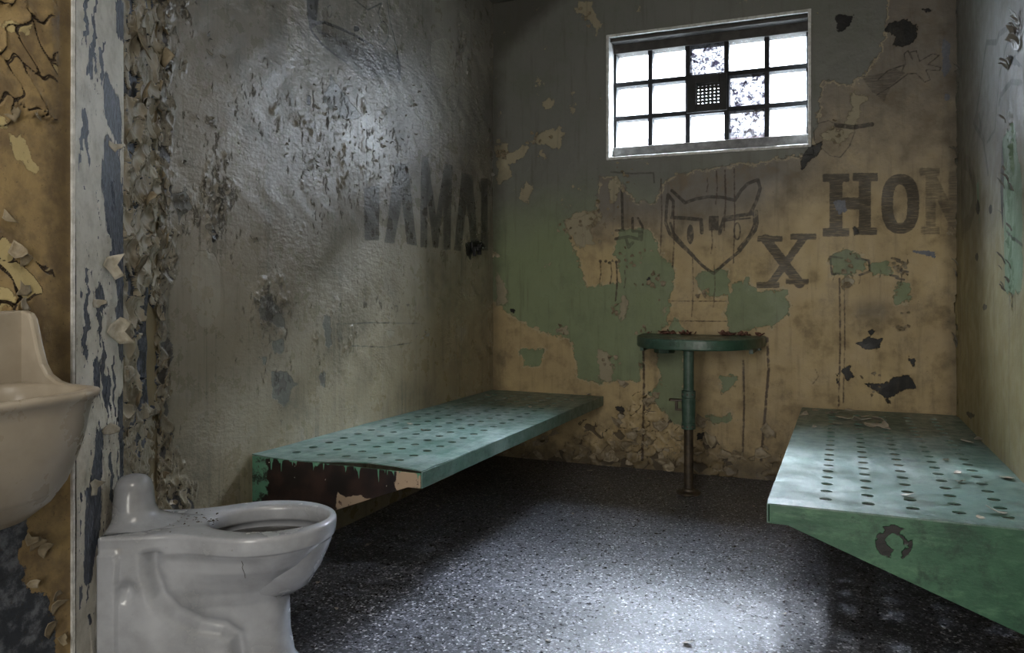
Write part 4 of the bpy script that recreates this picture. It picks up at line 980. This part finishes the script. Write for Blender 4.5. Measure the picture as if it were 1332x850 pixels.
for zc_ in (0.333, 0.490):
    for a in (-2.3, -1.57, -0.8):
        bx, by = 0.034 * math.cos(a), 0.034 * math.sin(a); bm = bmesh.new(); box(bm, bx - .004, bx + .004, by - .004, by + .002, zc_ - .004, zc_ + .004)
        bm_obj('rivet', bm, M['dark'], col)
bm = bmesh.new(); prism(bm, [(-0.095, -0.012), (-0.085, -0.02), (-0.03, -0.012), (-0.03, 0.012), (-0.085, 0.02), (-0.095, 0.012)], 0.452, 0.462)
box(bm, -0.066, -0.052, -0.006, 0.006, 0.405, 0.455); box(bm, -0.056, -0.03, -0.006, 0.006, 0.405, 0.415); bm_obj('lever', bm, M['dark'], tb, bevel=0.0015)
bm = bmesh.new(); lathe(bm, [(0.0225, 0.018), (0.0225, 0.33)], 0, 0); bm_obj('lower_post', bm, M['dark'], tb)
bm = bmesh.new(); lathe(bm, [(0.055, 0.0), (0.060, 0.004), (0.060, 0.011), (0.052, 0.016), (0.034, 0.018), (0.030, 0.028), (0.023, 0.030)], 0, 0); bm_obj('base_flange', bm, M['dark'], tb, smooth=False)
bm = bmesh.new(); box(bm, -0.30, 0.30, D - TY - 0.03, D - TY - 0.005, 0.68, 0.706); box(bm, -0.285, -0.265, 0.18, D - TY - 0.005, 0.68, 0.706); box(bm, 0.265, 0.285, 0.18, D - TY - 0.005, 0.68, 0.706)
prism(bm, [(-0.26, 0.40), (-0.22, 0.34), (-0.17, 0.36), (-0.15, 0.41)], 0.655, 0.70); bm_obj('wall_bracket', bm, M['dgreen'], tb, bevel=0.002)
spec = []
for k in range(60):
    x = R.uniform(-0.30, 0.30)
    if -0.06 < x < 0.08 and R.random() < .7: continue
    spec.append((Vector((x, D - TY - R.uniform(0.01, 0.05), 0.757)), ux, Vector((0, 1, 0)), ZZ, R.uniform(0.006, 0.018), 1, 0.003, R.uniform(.5, 1.6), R.uniform(0, 6.28), .3))
flakes('rust_scale', tb, spec, M['rust'], 0.0015)

# ================================================================== toilet
TU = Vector((0.866, 0.5, 0)); TV = Vector((-0.5, 0.866, 0))
org = TU * (-0.765) + TV * 2.138
toi = empty('toilet', (org.x, org.y, 0), math.atan2(0.5, 0.866)); tag(toi, 'white porcelain wall-backed toilet without seat in front of the bunk', 'toilet')
ZR_ = 0.397
def sstep(a, b, x): t_ = min(1, max(0, (x - a) / (b - a))); return t_ * t_ * (3 - 2 * t_)
def interp(tbl, z):
    for (a, b), (c, d) in zip(tbl, tbl[1:]):
        if z <= c: t_ = (z - a) / (c - a); return b + (d - b) * max(0, t_)
    return tbl[-1][1]
UM = [(0, .470), (.02, .466), (.035, .452), (.10, .440), (.20, .436), (.235, .445), (.27, .470), (.30, .505), (.325, .526), (.343, .538), (.349, .540), (.352, .556), (.40, .560)]
WB = [(0, .112), (.02, .108), (.035, .098), (.10, .094), (.20, .098), (.235, .108), (.27, .128), (.30, .150), (.325, .158), (.343, .166), (.349, .166), (.352, .178), (.40, .180)]
UC = [(0, .30), (.2, .30), (.30, .34), (.35, .365), (.40, .368)]
def outline_w(u, z):
    um, wb, uc = interp(UM, z), interp(WB, z), interp(UC, z); base = 0.118
    if u > um: return 0
    if u >= uc: return max(wb * math.sqrt(max(0, 1 - ((u - uc) / (um - uc)) ** 2)), 0)
    k = sstep(0.15, uc, u) if wb > base else sstep(0.10, uc, u)
    return base + (wb - base) * k
trap = [(.125, .345), (.128, .30), (.145, .245), (.18, .20), (.235, .165), (.29, .150), (.322, .125), (.33, .07), (.332, 0)]
def trapd(u, z):
    best = 9; sgn = 1
    for (a, b), (c, d) in zip(trap, trap[1:]):
        vx, vz = c - a, d - b; L = vx * vx + vz * vz; t_ = min(1, max(0, ((u - a) * vx + (z - b) * vz) / L)); dd = math.hypot(u - a - t_ * vx, z - b - t_ * vz)
        if dd < best: best = dd; sgn = 1 if vx * (z - b) - vz * (u - a) > 0 else -1
    return best, sgn
def side_w(u, z):
    w_ = outline_w(u, z)
    if z < 0.352:
        d_, sg = trapd(u, z)
        w_ -= 0.030 * math.exp(-(d_ / 0.017) ** 2) * sstep(0, .02, w_)
        if sg > 0 and 0.12 < u: w_ -= 0.010 * sstep(0.0, 0.03, d_) * sstep(0.352, 0.33, z) * sstep(.42, .36, u) * (1 if u > .14 else 0)
        if u < 0.045: w_ += 0.007
        w_ -= 0.020 * math.exp(-(((u - 0.066) / 0.016) ** 2 + ((z - 0.262) / 0.022) ** 2))
    return max(w_, 0.0)
NS = 150
def side_pts(z, wf):
    um = interp(UM, z); us = [um * (0.62 * (k / NS) / 0.62 if False else math.sin(math.pi / 2 * k / NS)) for k in range(NS + 1)]
    near = [(u, -wf(u, z)) for u in us]; far = [(u, wf(u, z)) for u in us[::-1]][1:]
    w0 = near[0][1]; back = [(0.0, -w0 + 2 * w0 * k / 8) for k in range(1, 8)]
    return near + far + back
zs = list(np.linspace(0, 0.05, 6)) + list(np.linspace(0.055, 0.33, 56)) + [.340, .345, .349, .3515, .356, .370, .385, .391]
rings = [[(u, v, z) for u, v in side_pts(z, side_w)] for z in zs]
top = side_pts(0.395, outline_w); nt_ = len(top)
def inset(ins, z):
    out = []
    for k, (u, v) in enumerate(top):
        a, b = top[k - 1], top[(k + 1) % nt_]; tx, ty = b[0] - a[0], b[1] - a[1]; L = math.hypot(tx, ty) + 1e-9
        out.append((max(0.0, u - ty / L * ins), v + tx / L * ins, z))
    return out
oc, oa, ob = 0.385, 0.152, 0.118
ang_ = [math.atan2(v, u - oc) for u, v in top]
def op(k, z): return [(oc + oa * k * math.cos(a), ob * k * math.sin(a), z) for a in ang_]
def mixr(f_, z): return [(p[0] * (1 - f_) + q[0] * f_, p[1] * (1 - f_) + q[1] * f_, z) for p, q in zip(inset(0.010, z), op(1.03, z))]
rings += [inset(0.003, 0.396), inset(0.010, 0.3975)] + [mixr(f_, 0.3975 + 0.001 * math.sin(f_ * 3)) for f_ in (0.3, 0.65, 0.93)]
for k, z in ((1.0, 0.394), (0.985, 0.385), (0.99, 0.362), (1.0, 0.355), (1.07, 0.353), (1.07, 0.34), (1.0, 0.31), (0.88, 0.27), (0.70, 0.225), (0.5, 0.205), (0.2, 0.20)): rings.append(op(k, z))
bm = bmesh.new(); loft(bm, rings)
bowl = bm_obj('bowl', bm, M['porc'], toi, smooth=True)
bm = bmesh.new(); lathe(bm, [(0.122, 0.338), (0.0, 0.3385)], 0, 0, 40, False)
for v in bm.verts: v.co.x = oc - 0.01 + v.co.x * 1.28; v.co.y *= 1.0
bm_obj('bowl_water', bm, M['water'], toi)
bm = bmesh.new(); n_ = 40; R_ = []
for r_, z, sh in ((0.112, 0.393, .02), (0.098, 0.3985, .016), (0.080, 0.405, .010), (0.067, 0.418, .004), (0.060, 0.44, 0), (0.057, 0.465, 0), (0.054, 0.488, 0), (0.047, 0.505, 0), (0.034, 0.516, 0), (0.015, 0.520, 0)):
    R_.append([(max(0.001, 0.042 + sh + r_ * math.cos(2 * math.pi * k / n_) * (0.85 if z > .41 else 1)), 0.005 + r_ * math.sin(2 * math.pi * k / n_) * (1 if z > .40 else .98), z) for k in range(n_)])
loft(bm, R_); bm_obj('inlet_horn', bm, M['porc'], toi, smooth=True)
spec = []
for k in range(90):
    u = R.uniform(0.01, 0.26); v = R.gauss(0.02 - (u - .12) * .2, 0.035); 
    spec.append((Vector((u, max(-.10, min(.10, v)), 0.3965)), ux, Vector((0, 1, 0)), ZZ, R.uniform(0.0012, 0.0035), 1.2, 0, R.uniform(.2, 1), R.uniform(0, 6.28), .1))
deb = flakes('grit', toi, spec, M['dark'], 0.0006)
# hairline crack on the flank
bm = bmesh.new(); pth = [(.347, .337), (.349, .325), (.346, .318), (.351, .300), (.350, .285)]
for (a, b), (c, d) in zip(pth, pth[1:]):
    q = []
    for (u, z, du) in ((a, b, -.0006), (a, b, .0006), (c, d, .0006), (c, d, -.0006)): q.append(bm.verts.new((u + du, -(side_w(u, z) + 0.0009), z)))
    bm.faces.new(q)
bm_obj('hairline_crack', bm, M['dark'], toi, solid=0.0004)

# ================================================================== sink
SX0 = PX + 0.004; SYF = 1.152; SW = 0.46; SYN = SYF - SW; RZ = 0.806; SXF = -1.345
sk = empty('wall_sink', (SX0, (SYF + SYN) / 2, 0)); tag(sk, 'cream porcelain wall-hung sink with raised back and sloping side', 'sink')
cy0 = 0.0; hw = SW / 2; dp = SXF - SX0
def sk_ring(ins, z, grow=0.0, ex=4.2, narrow=0.0):
    """D-like outline: flat back, rounded front"""
    out = []; n2 = 72
    for k in range(n2):
        t_ = 2 * math.pi * k / n2; ct, st = math.cos(t_), math.sin(t_)
        e = 2 / ex
        hx = dp / 2 - ins; hy = hw - ins
        x = hx * (abs(ct) ** e) * (1 if ct > 0 else -1); y = hy * (abs(st) ** e) * (1 if st > 0 else -1)
        if x > 0: x *= 1 + 0.05 * (1 - (y / hy) ** 2)
        out.append((dp / 2 + x + grow, y, z))
    return out
rings = []
def bowl_ring(f_, z, ex=4.0):
    # f_ shrinks the front and the ends; the back stays on the wall
    r0 = sk_ring(0, z, 0, ex); return [(x * (f_[0]), y * f_[1], z) for x, y, z_ in r0]
for fx, fy, z, ex in ((.25, .35, .528, 2.4), (.45, .55, .533, 2.6), (.60, .70, .548, 2.8), (.73, .81, .58, 3.0), (.82, .88, .62, 3.2), (.88, .925, .67, 3.5), (.925, .950, .72, 3.8), (.950, .962, .765, 4.0), (.957, .966, .780, 4.2), (.985, .985, .787, 4.2)): rings.append(bowl_ring((fx, fy), z, ex))
rings += [sk_ring(0.0, 0.792), sk_ring(-0.002, 0.799), sk_ring(0.001, 0.804), sk_ring(0.008, RZ), sk_ring(0.020, 0.804), sk_ring(0.028, 0.797), sk_ring(0.034, 0.77)]
r_in = lambda f_, z: [(dp / 2 + (x - dp / 2) * f_, y * f_, z) for x, y, _ in sk_ring(0.034, z)]
rings += [r_in(.97, .72), r_in(.92, .66), r_in(.82, .61), r_in(.6, .585), r_in(.2, .578)]
bm = bmesh.new(); loft(bm, rings); bm_obj('basin', bm, M['sink'], sk, smooth=True)
bm = bmesh.new(); box(bm, 0, 0.028, -hw, hw, 0.785, 0.957); bm_obj('backsplash', bm, M['sink'], sk, bevel=0.006)
for s_ in (1, -1):
    prof = [(0.0, .79), (0.0, .957), (0.030, .957), (0.046, .952), (0.056, .940), (0.064, .915), (0.076, .875), (0.088, .845), (0.105, .824), (0.13, .812), (0.16, .806), (0.20, .80), (0.20, .785)]
    bm = bmesh.new(); ya, yb = (hw - 0.020, hw - 0.001) if s_ > 0 else (-hw + 0.001, -hw + 0.020)
    A_ = [bm.verts.new((x, ya, z)) for x, z in prof]; B_ = [bm.verts.new((x, yb, z)) for x, z in prof]; n_ = len(prof)
    bm.faces.new(A_); bm.faces.new(B_[::-1])
    for k in range(n_): bm.faces.new((A_[k], A_[(k + 1) % n_], B_[(k + 1) % n_], B_[k]))
    bm_obj('side_wing', bm, M['sink'], sk, bevel=0.005)

# ================================================================== small remains
bm = bmesh.new()
pa, pz = on_left(615, 320)
box(bm, 0, 0.012, -0.03, 0.05, -0.02, 0.02); prism(bm, [(0.0, -0.02), (0.04, -0.015), (0.05, 0.0), (0.035, 0.012), (0.0, 0.01)], -0.03, -0.005); box(bm, 0.01, 0.035, 0.03, 0.042, -0.05, 0.01); box(bm, 0.01, 0.03, -0.028, -0.014, -0.06, -0.01)
hk = bm_obj('broken_bracket', bm, M['vent'], bevel=0.004); hk.location = (XL + 0.001, pa, pz); tag(hk, 'broken black metal bracket stub on the left wall below the stencilled letters', 'bracket')

# loose chips of paint
def chip_mesh(seed):
    r_ = random.Random(seed); bm = bmesh.new()
    flake_geo(bm, Vector((0, 0, 0)), ux, Vector((0, 1, 0)), ZZ, 0.010, r_.uniform(.8, 1.6), 0.001, r_.uniform(.1, .7), r_, 0, r_.uniform(0, .15))
    for v in bm.verts: v.co.z = max(v.co.z - 0.0012, 0) + 0.0
    bmesh.ops.recalc_face_normals(bm, faces=bm.faces); me = bpy.data.meshes.new('paint_chip'); bm.to_mesh(me); bm.free()
    me.materials.append(M['chip']); return me
CS = 1.0
CH = [chip_mesh(i) for i in range(6)]
def chip(px, py, z0, size, label, group, zf=None):
    x, y = on_z(px, py, z0)
    if zf: x, y = on_z(px, py, zf(y)); z0 = zf(y)
    o = bpy.data.objects.new('paint_chip', CH[R.randrange(6)]); C.objects.link(o); o.location = (x, y, z0 + 0.002 + 0.0011 * size * CS); o.scale = (size * CS,) * 3; o.rotation_euler = (0, 0, R.uniform(0, 6.28))
    m = o.modifiers.new('s', 'SOLIDIFY'); m.thickness = 0.0008; m.offset = 1
    tag(o, label, 'paint chip', group)
for px, py, s in ((893, 838, 1.3), (711, 834, .6), (768, 614, 1.6), (846, 624, 1.0), (650, 660, 1.1), (655, 676, .9), (632, 646, .7), (627, 704, .7), (477, 711, .8), (438, 794, .6), (413, 760, .6), (755, 745, .5), (700, 640, .6), (940, 625, .7), (820, 640, .5),
                 (875, 700, .5), (590, 740, .5), (540, 700, .5), (680, 790, .5), (800, 800, .5), (960, 790, .5), (1020, 800, .5), (745, 670, .5), (980, 660, .6), (920, 610, .8), (790, 628, .6), (570, 660, .7), (500, 740, .5)):
    chip(px, py, 0, s, 'small pale paint chip lying on the dark floor', 'paint chips on the floor')
zfl = lambda y: zL(y - 2.21) ; zfr = lambda y: zR(y - 2.235)
CS = 1.2
for px, py, s in ((534, 553, 1.1), (550, 561, .9), (492, 563, .9), (692, 508, 1.8), (705, 510, 2.0), (720, 508, 1.0), (636, 516, .9), (690, 531, .7), (655, 520, .8), (765, 515, 1.0), (560, 541, .6), (745, 522, .8)):
    chip(px, py, 0.405, s, 'pale paint chip lying on the left bunk', 'paint chips on the left bunk', zfl)
for px, py, s in ((1310, 623, 1.8), (1244, 617, 1.1), (1248, 628, .9), (1300, 669, 1.3), (1276, 676, .8), (1178, 646, .8), (1080, 540, 2.2), (1100, 545, 2.6), (1118, 550, 3.0), (1135, 556, 2.4), (1152, 558, 2.2), (1045, 541, 1.4), (1125, 543, 2.0), (1090, 552, 1.8), (1260, 577, 2.4),
                 (1273, 574, 2.0), (1145, 549, 2.0), (1060, 535, 1.4), (1230, 600, .7), (1172, 583, .6), (1058, 557, 1.0), (1108, 535, 1.6)):
    chip(px, py, 0.41, s, 'pale paint chip lying on the right bunk', 'paint chips on the right bunk', zfr)
